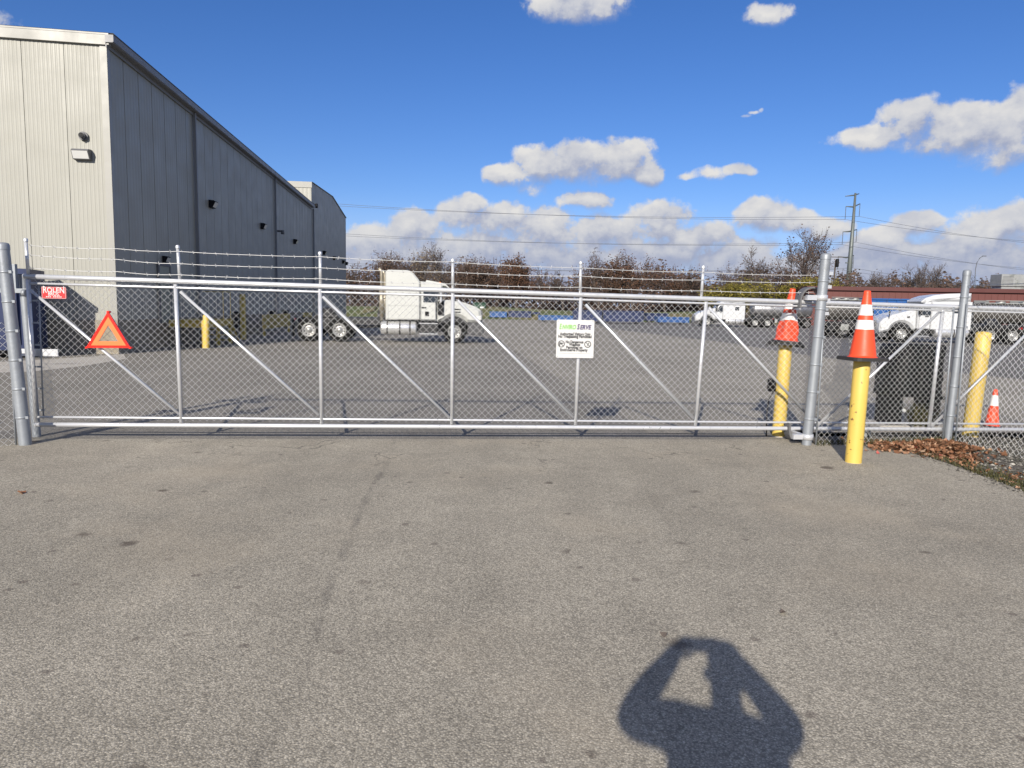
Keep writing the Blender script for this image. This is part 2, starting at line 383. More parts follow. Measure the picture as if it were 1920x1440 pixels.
M['cloth'] = mat('dark_jacket', (.03, .035, .05), .85, 0, .15, 8)
M['trouser'] = mat('blue_trousers', (.05, .06, .10), .9, 0, .15, 8)
M['skin'] = mat('skin', (.50, .31, .22), .55, 0, .06, 8)
M['hair'] = mat('brown_hair', (.05, .032, .02), .7, 0, .2, 30)
M['bark'] = mat('bark', (.085, .068, .058), .9, 0, .25, 2)
M['bark_grey'] = mat('grey_bark', (.13, .115, .105), .9, 0, .25, 2)
M['twig'] = island_mat('twigs', [(0, (.065, .05, .046)), (.5, (.10, .080, .072)), (1, (.15, .12, .105))])
M['leaf_rust'] = island_mat('rust_leaves', [(0, (.052, .032, .024)), (.5, (.095, .052, .034)), (1, (.15, .078, .046))])
M['leaf_brown'] = island_mat('brown_leaves', [(0, (.055, .036, .028)), (.5, (.09, .056, .040)), (1, (.13, .08, .055))])
M['leaf_tan'] = island_mat('tan_leaves', [(0, (.16, .12, .075)), (1, (.26, .20, .13))])
M['leaf_olive'] = island_mat('olive_yellow_leaves', [(0, (.06, .052, .012)), (.4, (.12, .105, .020)), (.8, (.19, .16, .03)), (1, (.24, .20, .045))])
M['wood_mass'] = island_mat('woodland_leaves', [(0, (.030, .024, .022)), (.4, (.06, .043, .038)), (.75, (.085, .058, .046)), (1, (.11, .066, .045))])
M['litter'] = island_mat('dry_leaves', [(0, (.06, .034, .020)), (.3, (.14, .066, .034)), (.6, (.25, .118, .062)), (.85, (.33, .19, .115)), (.97, (.42, .29, .19)), (1, (.40, .08, .07))])
M['stone'] = island_mat('gravel', [(0, (.06, .056, .05)), (.4, (.125, .117, .103)), (.8, (.20, .187, .165)), (1, (.38, .36, .32))], .9)
M['grassblade'] = island_mat('grass_blades', [(0, (.035, .05, .016)), (.5, (.065, .085, .028)), (1, (.12, .12, .045))])
M['weed'] = island_mat('weeds', [(0, (.03, .035, .012)), (.5, (.06, .06, .022)), (1, (.13, .11, .05))])

# ------------------------------------------------------------------ the ground
def poly_sheet(pts, z, sub=None):
    mb = MB(); mb.quadlist([(p[0], p[1], z) for p in pts], [list(range(len(pts)))]); return mb
g_mat = mat('rough_grass', (.085, .095, .035), .95, 0, .35, .25, .4, 6, dirt=(.13, .105, .055), dscale=.12)
mb = MB(); mb.quadlist([(-1500, -200, -.03), (1500, -200, -.03), (1500, 3000, -.03), (-1500, 3000, -.03)], [(0, 1, 2, 3)])
struct('ground', mb, g_mat)
PL = ground(48, 835); PR = ground(1512, 835); P2 = ground(1776, 828)
gdir = Vector((PR.x-PL.x, PR.y-PL.y, 0)).normalized(); gn = Vector((-gdir.y, gdir.x, 0))     # gn points away from the camera
G0 = PL + gn*0.30
SEAM = []
for (x, y) in ((480, 1438), (560, 1280), (605, 1140), (640, 1050), (662, 990), (695, 920), (712, 895), (728, 860), (740, 822)):
    p = ground(x, y); SEAM.append((p.y, p.x))
M['asph_drive'] = asphalt('driveway_asphalt', (.230, .208, .168), (.446, .404, .325), 125, cracks=True, tint=(.385, .325, .24), seam=SEAM)
M['asph_lot'] = asphalt('lot_asphalt', (.167, .153, .131), (.288, .268, .233), 70, spots=False)
M['asph_light'] = asphalt('worn_lot_asphalt', (.212, .194, .163), (.353, .325, .273), 70, spots=False)
M['asph_dark'] = asphalt('dark_lot_asphalt', (.115, .109, .102), (.205, .195, .184), 70, spots=False)  # darker tone for the strip of lot before the right-hand trucks
struct('parking_lot', poly_sheet([(-70, -3, 0), (120, -3, 0), (125, 101, 0), (-70, 96, 0)], .0), M['asph_lot'])
line = [(1215, 812), (1165, 778), (1090, 735), (1000, 680), (930, 634), (893, 606), (900, 601), (1090, 601), (1154, 618), (1360, 642), (1470, 660), (1700, 690), (2150, 735), (2150, 830)]
struct('pavement', poly_sheet([ground(*p) for p in line], .004), M['asph_light'])
line = [(1090, 601), (1154, 618), (1360, 642), (1470, 660), (1700, 690), (2150, 735), (2150, 625), (1500, 612)]
struct('dark_lot_strip', poly_sheet([ground(*p) for p in line], .005), M['asph_dark'])
drive_edge = [(1512, 832), (1600, 835), (1660, 841), (1716, 853), (1770, 868), (1830, 890), (1880, 908), (1925, 925), (2000, 960), (2200, 1075)]
E = [ground(*p) for p in drive_edge]
a0 = G0 - gdir*.6 + gn*.06; a1 = G0 + gdir*((PR-PL).length - .05) + gn*.06
struct('driveway', poly_sheet([a0, a1] + E + [Vector((9, -6, 0)), Vector((-9, -6, 0)), Vector((-7, 5, 0))], .008), M['asph_drive'])
dirt = mat('verge_soil', (.105, .092, .075), .95, 0, .35, 6, .6, 40, dirt=(.055, .06, .028), dscale=2.5, dlo=.45, dhi=.65)
vp = [PR + gn*.9 - gdir*.05, PR + gn*.9 + gdir*24, Vector((26, 8, 0)), Vector((26, -3, 0)), Vector((9.3, -3, 0))] + [ground(2200, 1075)] + E[::-1]
struct('verge', poly_sheet(vp, .004), dirt)
apr = [ground(*p) for p in ((-200, 705), (62, 697), (160, 686), (236, 673), (232, 664), (120, 672), (-200, 690))]
struct('path', poly_sheet(apr, .004), M['concrete'])
# grass bank beyond the lot
mb = MB(); n = 40
for i in range(n+1):
    x = -60 + 150*i/n; mb.v += [(x, 99.5, -.02), (x, 104, 1.15+.25*math.sin(i*.9)), (x, 112, 1.5+.3*math.sin(i*.5+1)), (x, 150, 1.2)]
for i in range(n):
    for k in range(3): mb.f.append([i*4+k, (i+1)*4+k, (i+1)*4+k+1, i*4+k+1]); mb.m.append(0); mb.sm.append(True)
bank = mat('bank_grass', (.075, .095, .028), .95, 0, .3, .5, .5, 4, dirt=(.14, .115, .05), dscale=.2, dlo=.45, dhi=.6)
struct('hill', mb, bank)

# ------------------------------------------------------------------ the warehouse
A = rad(6.3)
wu = Vector((-math.sin(A), math.cos(A), 0)); ww = Vector((-math.cos(A), -math.sin(A), 0)); wz = Vector((0, 0, 1))
WC = ground(222, 664)                                   # the near corner on the ground
def wside(px, py):                                      # pixel on the long wall -> (distance along it, height)
    p = on_plane(px, py, WC, -ww); return (p-WC).dot(wu), p.z
def wfront(px, py):
    p = on_plane(px, py, WC, wu); return (p-WC).dot(ww), p.z
def wp(u, w, z): return wu*u + ww*w + wz*z             # local to the building root (which sits at WC)
cream = mat('cream_wall_panel', (.298, .293, .257), .5, 0, .035, .5, 0, 10, dirt=(.288, .283, .247), dscale=.35, dlo=.45, dhi=.7)
trimm = mat('cream_trim', (.268, .264, .240), .45, 0, .03, .6)
gutm = mat('gutter_grey', (.20, .20, .205), .5, 0, .08, 1)
base_m = mat('stained_concrete_base', (.25, .22, .17), .9, 0, .18, 1.2, .3, 18, dirt=(.22, .19, .145), dscale=.9)
roofm = mat('metal_roof', (.42, .42, .41), .45, .3, .06, .5)
ZT = 9.25
def corrugated(mb, org, dirv, outv, L, zb, ztop, pitch=.115, dep=.0065, groove=1.15, jw=.02):
    """panel wall: trapezoid ribs and a deep joint between panels; ztop(s) gives the top"""
    prof = []; s = 0.0; nj = groove
    while s < L - .01:
        if s >= nj - pitch*.5:
            nj += groove; prof += [(s, 0), (s+jw*.25, -jw), (s+jw*.75, -jw), (s+jw, 0)]; s += max(pitch, jw*1.2); continue
        prof += [(s, 0), (s+pitch*.22, dep), (s+pitch*.62, dep), (s+pitch*.84, 0)]; s += pitch
    prof.append((L, 0)); b = len(mb.v)
    for (q, o) in prof:
        p = org + dirv*q + outv*o
        mb.v.append((p.x, p.y, zb)); mb.v.append((p.x, p.y, ztop(q)))
    for i in range(len(prof)-1):
        mb.f.append([b+2*i, b+2*i+2, b+2*i+3, b+2*i+1]); mb.m.append(0); mb.sm.append(False)
WH = empty('warehouse', WC, 'long cream metal panel warehouse with sunlit gable end and shaded grey side wall', 'warehouse')
L1 = wside(585, 520)[0]
GAB = .018
ZB = 1.02
mb = MB(); corrugated(mb, Vector((0, 0, 0)), ww, -wu, 46, ZB, lambda s: ZT-.27+GAB*s); mb.build('front_wall', cream, WH)
mb = MB(); corrugated(mb, Vector((0, 0, 0)), wu, -ww, L1, ZB, lambda s: ZT-.05, pitch=.22, dep=.004, groove=1.1, jw=.045); mb.build('side_wall', cream, WH)
def wbox(mb, u0, u1, w0, w1, z0, z1):
    vs = [wp(u, w, z) for z in (z0, z1) for w in (w0, w1) for u in (u0, u1)]
    return mb.quadlist(vs, [(0, 2, 3, 1), (4, 5, 7, 6), (0, 1, 5, 4), (2, 6, 7, 3), (0, 4, 6, 2), (1, 3, 7, 5)])
mb = MB(); wbox(mb, -.03, .2, -.03, 46, 0, ZB+.001); wbox(mb, .2, L1, -.03, .2, 0, ZB+.001); mb.build('concrete_base', base_m, WH)
mb = MB()                                                # deep fascia following the low gable
for (z0, z1, o0, o1) in ((-.30, 0.02, -.10, .05),):
    vs = [wp(u, w, ZT+z+GAB*max(w, 0)) for w in (-.12, 46) for u in (o0, o1) for z in (z0, z1)]
    mb.quadlist(vs, [(0, 1, 3, 2), (4, 6, 7, 5), (0, 4, 5, 1), (2, 3, 7, 6), (0, 2, 6, 4), (1, 5, 7, 3)])
wbox(mb, -.035, .16, -.035, -.028, ZB, ZT-.30); wbox(mb, -.035, -.028, -.035, .16, ZB, ZT-.30)
mb.build('fascia', trimm, WH)
mb = MB(); vs = [wp(u, w, ZT+.025+GAB*max(w, 0)) for w in (-.26, 46) for u in (-.11, L1+.1)]
mb.quadlist(vs, [(0, 2, 3, 1)]); vs = [wp(u, w, ZT-.03+GAB*max(w, 0)) for w in (-.26, 46) for u in (-.11, L1+.1)]; mb.quadlist(vs, [(0, 1, 3, 2)]); mb.build('roof', roofm, WH)
mb = MB(); wbox(mb, -.14, L1+.06, -.27, -.25, ZT-.22, ZT-.03); wbox(mb, -.14, L1+.06, -.25, -.03, ZT-.24, ZT-.22); wbox(mb, -.14, -.12, -.25, -.04, ZT-.22, ZT-.03)
wbox(mb, -.1, L1, -.06, -.031, ZT-.36, ZT-.24); mb.build('gutter', gutm, WH)
for px in (366, 514.5, 586):
    u = wside(px, 420)[0]; mb = MB(); wbox(mb, u-.045, u+.045, -.14, -.03, .05, ZT-.24); mb.build('downspout', gutm, WH)
def wall_pack(root, p, outv, sidev, s=1.0, mats=None, down=True):
    """box light with a sloping lens, hung on a wall"""
    mb = MB(); a = .30*s; h = .20*s; d = .24*s
    def P(x, o, z): return p + sidev*x + outv*o + wz*z
    vs = [P(x, o, z) for x in (-a, a) for (o, z) in ((0.0, -h), (0.0, h), (d, h*.9), (d*1.35, h*.55), (d*.75, -h*.9))]
    mb.quadlist(vs, [(0, 1, 2, 3, 4), (9, 8, 7, 6, 5), (0, 5, 6, 1), (1, 6, 7, 2), (2, 7, 8, 3), (3, 8, 9, 4), (4, 9, 5, 0)])
    o = mb.build('wall_light', M['grey_plastic'] if mats is None else mats[0], root)
    mb = MB(); e = .004
    vs = [P(-a*.92, d*1.34+e, h*.48), P(a*.92, d*1.34+e, h*.48), P(a*.92, d*.78+e, -h*.82), P(-a*.92, d*.78+e, -h*.82)]
    mb.quadlist(vs, [(0, 1, 2, 3)]); mb.build('lens', M['lens'], o); return o
w_, z_ = wfront(157, 291); wall_pack(WH, wp(-.02, w_, z_), -wu, -ww, .78, [M['grey_plastic']])
w_, z_ = wfront(158, 260)
mb = MB(); c = wp(-.02, w_, z_)
c = c + wz*.06; mb.tube([c, c-wu*.05], .13, 14); mb.tube([c-wu*.04, c-wu*.10-wz*.13], .025, 6); mb.tube([c-wu*.05, c-wu*.16], .085, 12); cm = mb.build('security_camera', M['grey_plastic'], WH)
mb = MB(); mb.tube([c-wu*.155, c-wu*.185], .07, 12); mb.build('lens', M['black'], cm)
for (px, py, s) in ((394, 383, .8), (490, 424, .8), (551, 453, .8)):
    u, z = wside(px, py); wall_pack(WH, wp(u, -.02, z), -ww, wu, s, [M['black']])
u, z = wside(516, 432); mb = MB(); c = wp(u+.3, -.02, z); mb.tube([c, c-ww*.35], .06, 8); mb.tube([c-ww*.35+wz*.05, c-ww*.35-wz*.18], .1, 10); mb.build('security_camera', M['grey_plastic'], WH)
# door on the landing and its canopy lamp
u0_, zd = wside(299, 606); u1_, _ = wside(318, 606); ztop = wside(308, 500)[1]
mb = MB(); wbox(mb, u0_, u1_, -.055, -.02, zd, ztop); d_ = mb.build('door', mat('green_grey_door', (.24, .25, .20), .5), WH)
mb = MB(); wbox(mb, u0_-.1, u0_, -.075, -.02, zd, ztop+.1); wbox(mb, u1_, u1_+.1, -.075, -.02, zd, ztop+.1); wbox(mb, u0_, u1_, -.075, -.02, ztop, ztop+.1); mb.build('frame', M['grey_plastic'], d_)
mb = MB(); c = wp(u1_-.12, -.055, zd+1.0); mb.tube([c, c-ww*.06, c-ww*.06-wu*.12], .014, 6); mb.build('handle', M['chrome'], d_)
u, z = wside(307, 494); wall_pack(WH, wp(u, -.02, z+.15), -ww, wu, .55, [M['black']])
# rubber dock bumpers low on the wall
for px in (440, 506, 531):
    ua = wside(px, 610)[0]; mb = MB(); wbox(mb, ua-.3, ua+.3, -.3, -.035, .35, 1.2); mb.build('dock_bumper', M['rubber'], WH)

# second, taller building continuing the same wall
W2 = WC + wu*(L1+.15)
WB = empty('warehouse', W2, 'taller far warehouse block with cream upper face beyond the long warehouse', 'warehouse')
L2 = wside(649, 520)[0] - L1 - .15
zA = wside(588, 346)[1]; zM = wside(622, 368)[1]; zE = wside(648, 409)[1]; uM = wside(622, 368)[0]-L1
def roofz(s): return zA+(zM-zA)*s/uM if s < uM else zM+(zE-zM)*(s-uM)/(L2-uM)
mb = MB(); corrugated(mb, Vector((0, 0, 0)), ww, -wu, 30, 0, lambda s: zA-.3, pitch=.3, dep=.01, groove=4.5); mb.build('front_wall', cream, WB)
mb = MB(); corrugated(mb, Vector((0, 0, 0)), wu, -ww, L2, 0, roofz, pitch=.22, dep=.004, groove=1.1); mb.build('side_wall', cream, WB)
mb = MB(); vs = [wp(u, w, z) for w in (-.05, 30) for (u, z) in ((-.06, zA-.42), (-.06, zA+.02), (.1, zA+.02), (.1, zA-.42))]
mb.quadlist(vs, [(0, 1, 5, 4), (1, 2, 6, 5), (0, 3, 2, 1), (3, 7, 6, 2)]); mb.build('fascia', trimm, WB)
mb = MB(); vs = [wp(u, w, z) for w in (-.1, 30) for (u, z) in ((0, zA+.03), (uM, zM+.03), (L2+.1, zE+.03))]
mb.quadlist(vs, [(0, 3, 4, 1), (1, 4, 5, 2)]); mb.build('roof', roofm, WB)
mb = MB(); vs = [wp(L2, 0, 0), wp(L2, 30, 0), wp(L2, 30, zE), wp(L2, 0, zE)]; mb.quadlist(vs, [(0, 1, 2, 3)]); mb.build('rear_wall', cream, WB)
for (px, py) in ((606, 474), (625, 484), (642, 491), (648, 494)):
    u, z = wside(px, py); wall_pack(WB, wp(min(u-L1-.15, L2-.4), -.02, z), -ww, wu, .85, [M['black']])
u, z = wside(589, 387); mb = MB(); c = wp(.35, -.02, z); mb.tube([c, c-ww*.3], .06, 8); mb.tube([c-ww*.3+wz*.1, c-ww*.3-wz*.22], .1, 10); mb.build('security_camera', M['black'], WB)

# ------------------------------------------------------------------ things along the warehouse wall
ul0, _ = wside(300, 610); ul1, _ = wside(362, 610)
zl = .98
LD = empty('loading_landing', WC + wu*ul0, 'yellow steel door landing with posts and handrail against shaded wall', 'landing')
def lb(mb, u0, u1, o0, o1, z0, z1): return wbox(mb, u0-0, u1-0, -o1, -o0, z0, z1)
LL = ul1-ul0
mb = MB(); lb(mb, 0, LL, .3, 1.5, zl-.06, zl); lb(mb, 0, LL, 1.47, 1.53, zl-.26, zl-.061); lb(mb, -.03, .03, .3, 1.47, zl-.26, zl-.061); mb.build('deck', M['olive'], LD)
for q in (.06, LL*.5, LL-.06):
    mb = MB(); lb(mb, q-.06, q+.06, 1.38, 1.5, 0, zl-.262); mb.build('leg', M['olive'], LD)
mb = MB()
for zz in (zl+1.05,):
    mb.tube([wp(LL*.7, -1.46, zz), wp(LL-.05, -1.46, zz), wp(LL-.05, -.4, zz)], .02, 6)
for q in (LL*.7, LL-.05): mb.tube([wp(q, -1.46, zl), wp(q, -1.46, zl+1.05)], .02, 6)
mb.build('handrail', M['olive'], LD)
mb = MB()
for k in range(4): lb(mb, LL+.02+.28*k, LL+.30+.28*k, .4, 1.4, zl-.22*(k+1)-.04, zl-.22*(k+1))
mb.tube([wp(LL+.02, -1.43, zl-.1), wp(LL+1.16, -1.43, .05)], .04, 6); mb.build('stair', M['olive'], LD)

def bollard(name, base, top, r, m, label, group=None, chip=False):
    o = empty(name, base, label, 'bollard', group)
    q = lean(Vector((0, 0, 0)), top-base); h = (top-base).length
    mb = MB(); mb.lathe([(r*1.02, -.02), (r, .02), (r, h*.5), (r, h-r*.45), (r*.93, h-r*.25), (r*.72, h-r*.1), (r*.38, h-.01), (0.001, h)], 28, q)
    mb.build('post', m, o)
    mb = MB(); mb.lathe([(r*1.2, -.01), (r*1.15, .006), (r*1.02, .010)], 20, None); mb.build('footing', M['concrete'], o)
    return o
def up_from(base, px, py): return at(px, py, base.y)
b = ground(386.5, 653); bollard('bollard', b, up_from(b, 386.5, 590), .11, M['yellow'], 'sunlit yellow bollard in front of the warehouse landing', 'yellow bollards')
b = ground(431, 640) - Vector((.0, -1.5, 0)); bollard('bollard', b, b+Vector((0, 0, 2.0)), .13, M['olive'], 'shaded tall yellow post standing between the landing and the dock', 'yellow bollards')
# low painted dock barriers in the shade
for (pa, pb, lab) in ((446, 502, 'long low yellow steel barrier in shade beside the dock wall'), (534, 550, 'short low yellow steel barrier in shade behind the tractor rear wheels')):
    ua = wside(pa, 605)[0]; ub = wside(pb, 605)[0]; o = empty('dock_barrier', WC+wu*ua-ww*1.2, lab, 'barrier', 'yellow barriers by the dock')
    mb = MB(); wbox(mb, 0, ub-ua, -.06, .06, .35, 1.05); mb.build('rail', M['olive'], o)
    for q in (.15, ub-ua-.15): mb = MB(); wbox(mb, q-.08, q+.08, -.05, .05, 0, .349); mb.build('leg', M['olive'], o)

# blue waste compactor at the left, the tall hopper standing outside the frame
bR = ground(62, 672)
WCN = empty('waste_container', (bR.x, bR.y, 0), 'navy blue steel waste container standing by the cream warehouse front', 'waste container', None, rad(20))
ht = at(60, 504, bR.y).z
mb = MB(); mb.prism([(-5.2, .22), (0, .22), (0, ht), (-5.2, ht)], .0, 1.6, .03)
for k in range(6): mb.box((-.35-.9*k, -.035, ht/2+.1), (.12, .08, ht-.4))
mb.box((-2.6, -.035, ht-.08), (5.24, .10, .14)); mb.box((-2.6, -.035, .3), (5.24, .08, .14)); mb.build('body', M['navy'], WCN)
for x in (-.5, -4.6):
    for y in (.2, 1.4): mb = MB(); mb.tube([(x, y-.08, .12), (x, y+.08, .12)], .12, 12); mb.build('wheel', M['rubber'], WCN)

# ------------------------------------------------------------------ trucks
def wheel(root, x, y, r, w, out, rim_m, name='wheel'):
    """tyre as the part, rim and hub as its sub-part; axis along y, outer face towards `out`"""
    Q = Matrix.Translation((x, y, r)) @ Matrix.Rotation(-math.pi/2*out, 4, 'X')
    h = w/2; mb = MB()
    mb.lathe([(r*.58, -h*.8), (r*.72, -h), (r*.93, -h*.92), (r, -h*.7), (r, h*.7), (r*.93, h*.92), (r*.72, h), (r*.58, h*.8)], 28, Q)
    t = mb.build(name, M['tyre'], root)
    mb = MB(); mb.lathe([(r*.585, -h*.6), (r*.585, h*.78), (r*.55, h*.86), (r*.52, h*.72), (r*.47, h*.25), (r*.20, h*.32), (r*.19, h*.75), (r*.12, h*.95), (.001, h*.98)], 24, Q)
    for k in range(10):
        a = 2*math.pi*k/10; mb.tube([Q @ Vector((r*.30*math.cos(a), r*.30*math.sin(a), h*.30)), Q @ Vector((r*.30*math.cos(a), r*.30*math.sin(a), h*.46))], .018, 6)
    for k in range(10):
        a = 2*math.pi*(k+.5)/10; mb.lathe([(.001, 0), (r*.062, .002)], 8, Q @ Matrix.Translation((r*.40*math.cos(a), r*.40*math.sin(a), h*.29)), 1)
    mb.build('rim', [rim_m, M['black']], t)
    return t
def conventional_tractor(loc, heading, label, body, aero=False):
    """local axes: +x forward from the front axle, z up"""
    R = empty('tractor_truck', loc, label, 'truck', None, heading)
    HW = 1.16
    # chassis
    mb = MB()
    for y in (-.43, .43): mb.box((-3.1, y, .88), (7.6, .09, .28))
    for x in (-6.5, -5.7, -4.4, -3.4): mb.box((x, 0, .88), (.12, .77, .2))
    for x in (-6.3, -5.0): mb.tube([(x, -.8, .52), (x, .8, .52)], .10, 8); mb.box((x, 0, .55), (.42, .5, .42), bev=.1)
    for y in (-.55, .55): mb.box((-5.65, y, .62), (1.5, .1, .14)); mb.box((-5.65, y, .78), (.3, .16, .35))
    mb.tube([(0, -.8, .48), (0, .8, .48)], .07, 8); mb.box((-1.0, 0, .75), (2.4, .9, .55)); mb.tube([(-2, 0, .7), (-5.6, 0, .6)], .06, 8)
    mb.box((0, 0, 1.02), (1.15, 1.9, .3)); mb.box((.95, 0, .72), (.5, 1.7, .4))
    mb.build('chassis', M['blackpaint'], R)
    for y in (-.95, .95): mb = MB(); mb.box((-6.98, y, .55), (.03, .62, .75)); mb.build('mudflap', M['rubber'], R)
    mb = MB()
    for y in (-.95, .95):
        pts = [(-5.0+.62*math.cos(a), .52+.62*math.sin(a)) for a in (rad(20), rad(55), rad(90))]
    mb.box((-5.65, 0, 1.10), (1.0, .9, .07)); mb.prism([(-6.15, 1.04), (-5.1, 1.04), (-5.25, 1.2), (-6.0, 1.2)], -.42, .42, .03); mb.tube([(-5.9, 0, 1.2), (-5.3, 0, 1.24)], .26, 12)
    mb.build('fifth_wheel', M['blackpaint'], R)
    rim = M['rim']
    for y, o in ((-1.02, -1), (1.02, 1)): wheel(R, 0, y, .51, .30, o, rim)
    for x in (-6.3, -5.0):
        for s in (-1, 1): wheel(R, x, s*.74, .51, .25, s, rim); wheel(R, x, s*1.06, .51, .25, s, rim)
    # hood with its wheel arch
    arch = [(.68*math.cos(rad(a)), .51+.68*math.sin(rad(a))) for a in (range(38, 146, 12) if not aero else range(14, 168, 14))]
    if not aero: hood = [(-.78, 1.92), (-.2, 1.90), (.45, 1.80), (.95, 1.62), (1.15, 1.50), (1.22, 1.2), (1.17, .93)] + arch + [(-.80, .92)]
    else: hood = [(-.85, 1.98), (-.2, 1.82), (.5, 1.62), (1.0, 1.38), (1.22, 1.12), (1.25, .75), (1.2, .55)] + arch + [(-.85, .66)]
    mb = MB(); mb.prism(hood, -1.10, 1.10, .14); h = mb.build('hood', body, R)
    mb = MB()
    if not aero:
        for y in (-1.115, 1.115):
            for k in range(2): mb = MB(); mb.box((.12, y, 1.50-.12*k), (.26, .03, .045)); mb.build('vent', M['black'], h)
            mb = MB(); mb.tube([(-.62, y*.99, 1.62), (-.72, y, 1.38)], .02, 6); mb.build('hood_latch', M['black'], h)
    else:
        for y in (-1.115, 1.115):
            mb = MB(); mb.box((-.35, y, 1.5), (.14, .03, .10)); mb.build('vent', M['black'], h)
            mb = MB(); mb.tube([(.75, y*.98, 1.40), (.75, y, 1.70)], .025, 6); mb.box((.75, y, 1.78), (.06, .14, .18), bev=.03); mb.build('hood_mirror', M['black'], h)
    mb = MB(); mb.box((1.235 if not aero else 1.27, 0, 1.18 if not aero else .98), (.05, 1.25, .58), bev=.02); g = mb.build('grille', M['grey_plastic'], R)
    mb = MB()
    for k in range(6): mb.box((1.268 if not aero else 1.30, 0, (.95 if not aero else .74)+.09*k), (.02, 1.2, .03))
    mb.build('slat', M['chrome'], g)
    for y in (-.92, .92):
        mb = MB(); mb.box((1.06, y*1.04, 1.12 if not aero else .92), (.28, .34, .22), bev=.05); mb.build('headlight', M['lens'], R)
    mb = MB()
    if not aero: mb.prism([(.56, .40), (1.24, .34), (1.30, .5), (1.28, .915), (.60, .915)], -1.14, 1.14, .05)
    else: mb.prism([(.78, .30), (1.28, .26), (1.34, .45), (1.28, .56), (.84, .50)], -1.14, 1.14, .05)
    mb.build('bumper', M['bumper_grey'], R)
    # cab
    if not aero: cab = [(-1.52, .98), (-.80, .98), (-.80, 1.90), (-.52, 2.52), (-.60, 2.60), (-1.52, 2.70)]
    else: cab = [(-1.6, .78), (-.86, .78), (-.86, 1.96), (-1.28, 2.38), (-1.6, 2.42)]
    mb = MB(); mb.prism(cab, -HW, HW, .07); cb = mb.build('cab', body, R)
    mb = MB()
    if not aero: ws = [Vector((-.785, 1.97)), Vector((-.535, 2.47))]
    else: ws = [Vector((-.855, 1.98)), Vector((-1.255, 2.365))]
    dx = .012
    vs = [(ws[0].x+dx, -.98, ws[0].y), (ws[0].x+dx, .98, ws[0].y), (ws[1].x+dx, .92, ws[1].y), (ws[1].x+dx, -.92, ws[1].y)]
    mb.quadlist(vs, [(0, 1, 2, 3)]); mb.build('windscreen', M['glass'], R)
    for s in (-1, 1):
        y = s*(HW+.006); mb = MB()
        q = [(-1.38, 1.78), (-.86, 1.78), (-.70, 2.28), (-.86, 2.36), (-1.38, 2.40)] if not aero else [(-1.55, 1.60), (-1.0, 1.62), (-1.12, 2.0), (-1.3, 2.24), (-1.55, 2.24)]
        mb.prism(q, y-.004, y+.004); dr = mb.build('window', M['glass'], R)
        mb = MB(); zb = 1.0 if not aero else .85
        for (x0, x1, z0, z1) in ((-1.49, -1.475, zb, 2.45), (-.845, -.83, zb, 1.80)): mb.box(((x0+x1)/2-(.1 if aero else 0), y, (z0+z1)/2-(.15 if aero else 0)), (.016, .01, (z1-z0)))
        mb.box((-1.16, y, zb+.03), (.66, .01, .016)); mb.build('door_seam', M['grey_plastic'], R)
        mb = MB(); mb.box((-1.36, y+.015*s, 1.55), (.20, .03, .05)); mb.build('door_handle', M['black'], R)
        if not aero:
            mb = MB(); mb.box((-1.22, y, 1.28), (.17, .012, .20)); mb.build('door_placard', M['black'], R)
            mb = MB(); mb.box((-.62, y+.005*s, 1.55), (.26, .02, .62), bev=.004); mb.build('quarter_panel', M['black'], R)
            mb = MB(); mb.box((-.62, s*1.30, 2.05), (.10, .22, .55), bev=.03); mb.tube([(-.66, s*1.14, 2.3), (-.66, s*1.32, 2.34)], .02, 6); mb.tube([(-.66, s*1.14, 1.78), (-.66, s*1.32, 1.78)], .02, 6)
            mb.build('mirror', M['white_paint'] if s > 0 else M['chrome'], R)
        else:
            mb = MB(); mb.box((-.90, s*1.34, 1.95), (.12, .22, .62), bev=.04); mb.tube([(-.95, s*1.15, 1.75), (-.92, s*1.30, 1.75)], .025, 6); mb.build('mirror', M['black'], R)
    if not aero:
        mb = MB(); mb.prism([(-1.3, 2.66), (-.40, 2.50), (-.26, 2.40), (-.24, 2.44), (-.42, 2.62), (-1.25, 2.76)], -1.06, 1.06, .02); mb.build('sun_visor', body, R)
        for k in range(5): mb = MB(); mb.box((-.66, -.8+.4*k, 2.66), (.10, .09, .06), bev=.015); mb.build('marker_light', M['amber'], R)
        slp = [(-3.02, 1.0), (-1.525, 1.0), (-1.525, 2.66), (-1.60, 2.78), (-1.80, 3.02), (-1.96, 3.13), (-2.12, 3.16), (-2.92, 3.16), (-3.02, 3.06)]
    else:
        slp = [(-3.9, .78), (-1.605, .78), (-1.605, 2.44), (-3.9, 2.44)]
        mb = MB(); mb.prism([(-3.92, 2.445), (-1.12, 2.36), (-1.1, 2.44), (-1.35, 2.64), (-1.8, 2.80), (-2.5, 2.90), (-3.5, 2.95), (-3.92, 2.95)], -1.1, 1.1, .22, smooth=False); mb.build('roof_fairing', body, R)
    mb = MB(); mb.prism(slp, -1.22 if not aero else -1.17, 1.22 if not aero else 1.17, .06); sl = mb.build('sleeper', body, R)
    for s in (-1, 1):
        mb = MB(); yy = s*(1.225 if not aero else 1.176)
        if not aero:
            mb.box((-2.25, yy, 1.62), (1.4, .006, .012)); mb.box((-2.9, yy, 1.32), (.012, .006, .6)); mb.box((-1.62, yy, 1.32), (.012, .006, .6))
        else:
            mb.box((-3.05, yy, 1.95), (.42, .02, .36), bev=.004)
            mb.box((-3.93, s*1.15, 1.6), (.05, .05, 1.7))
        mb.build('side_trim' if not aero else 'sleeper_window', M['ink_grey'] if not aero else M['glass'], R)
    # tanks, steps, stacks
    tx0, tx1 = (-3.25, -1.66) if not aero else (-3.8, -1.9)
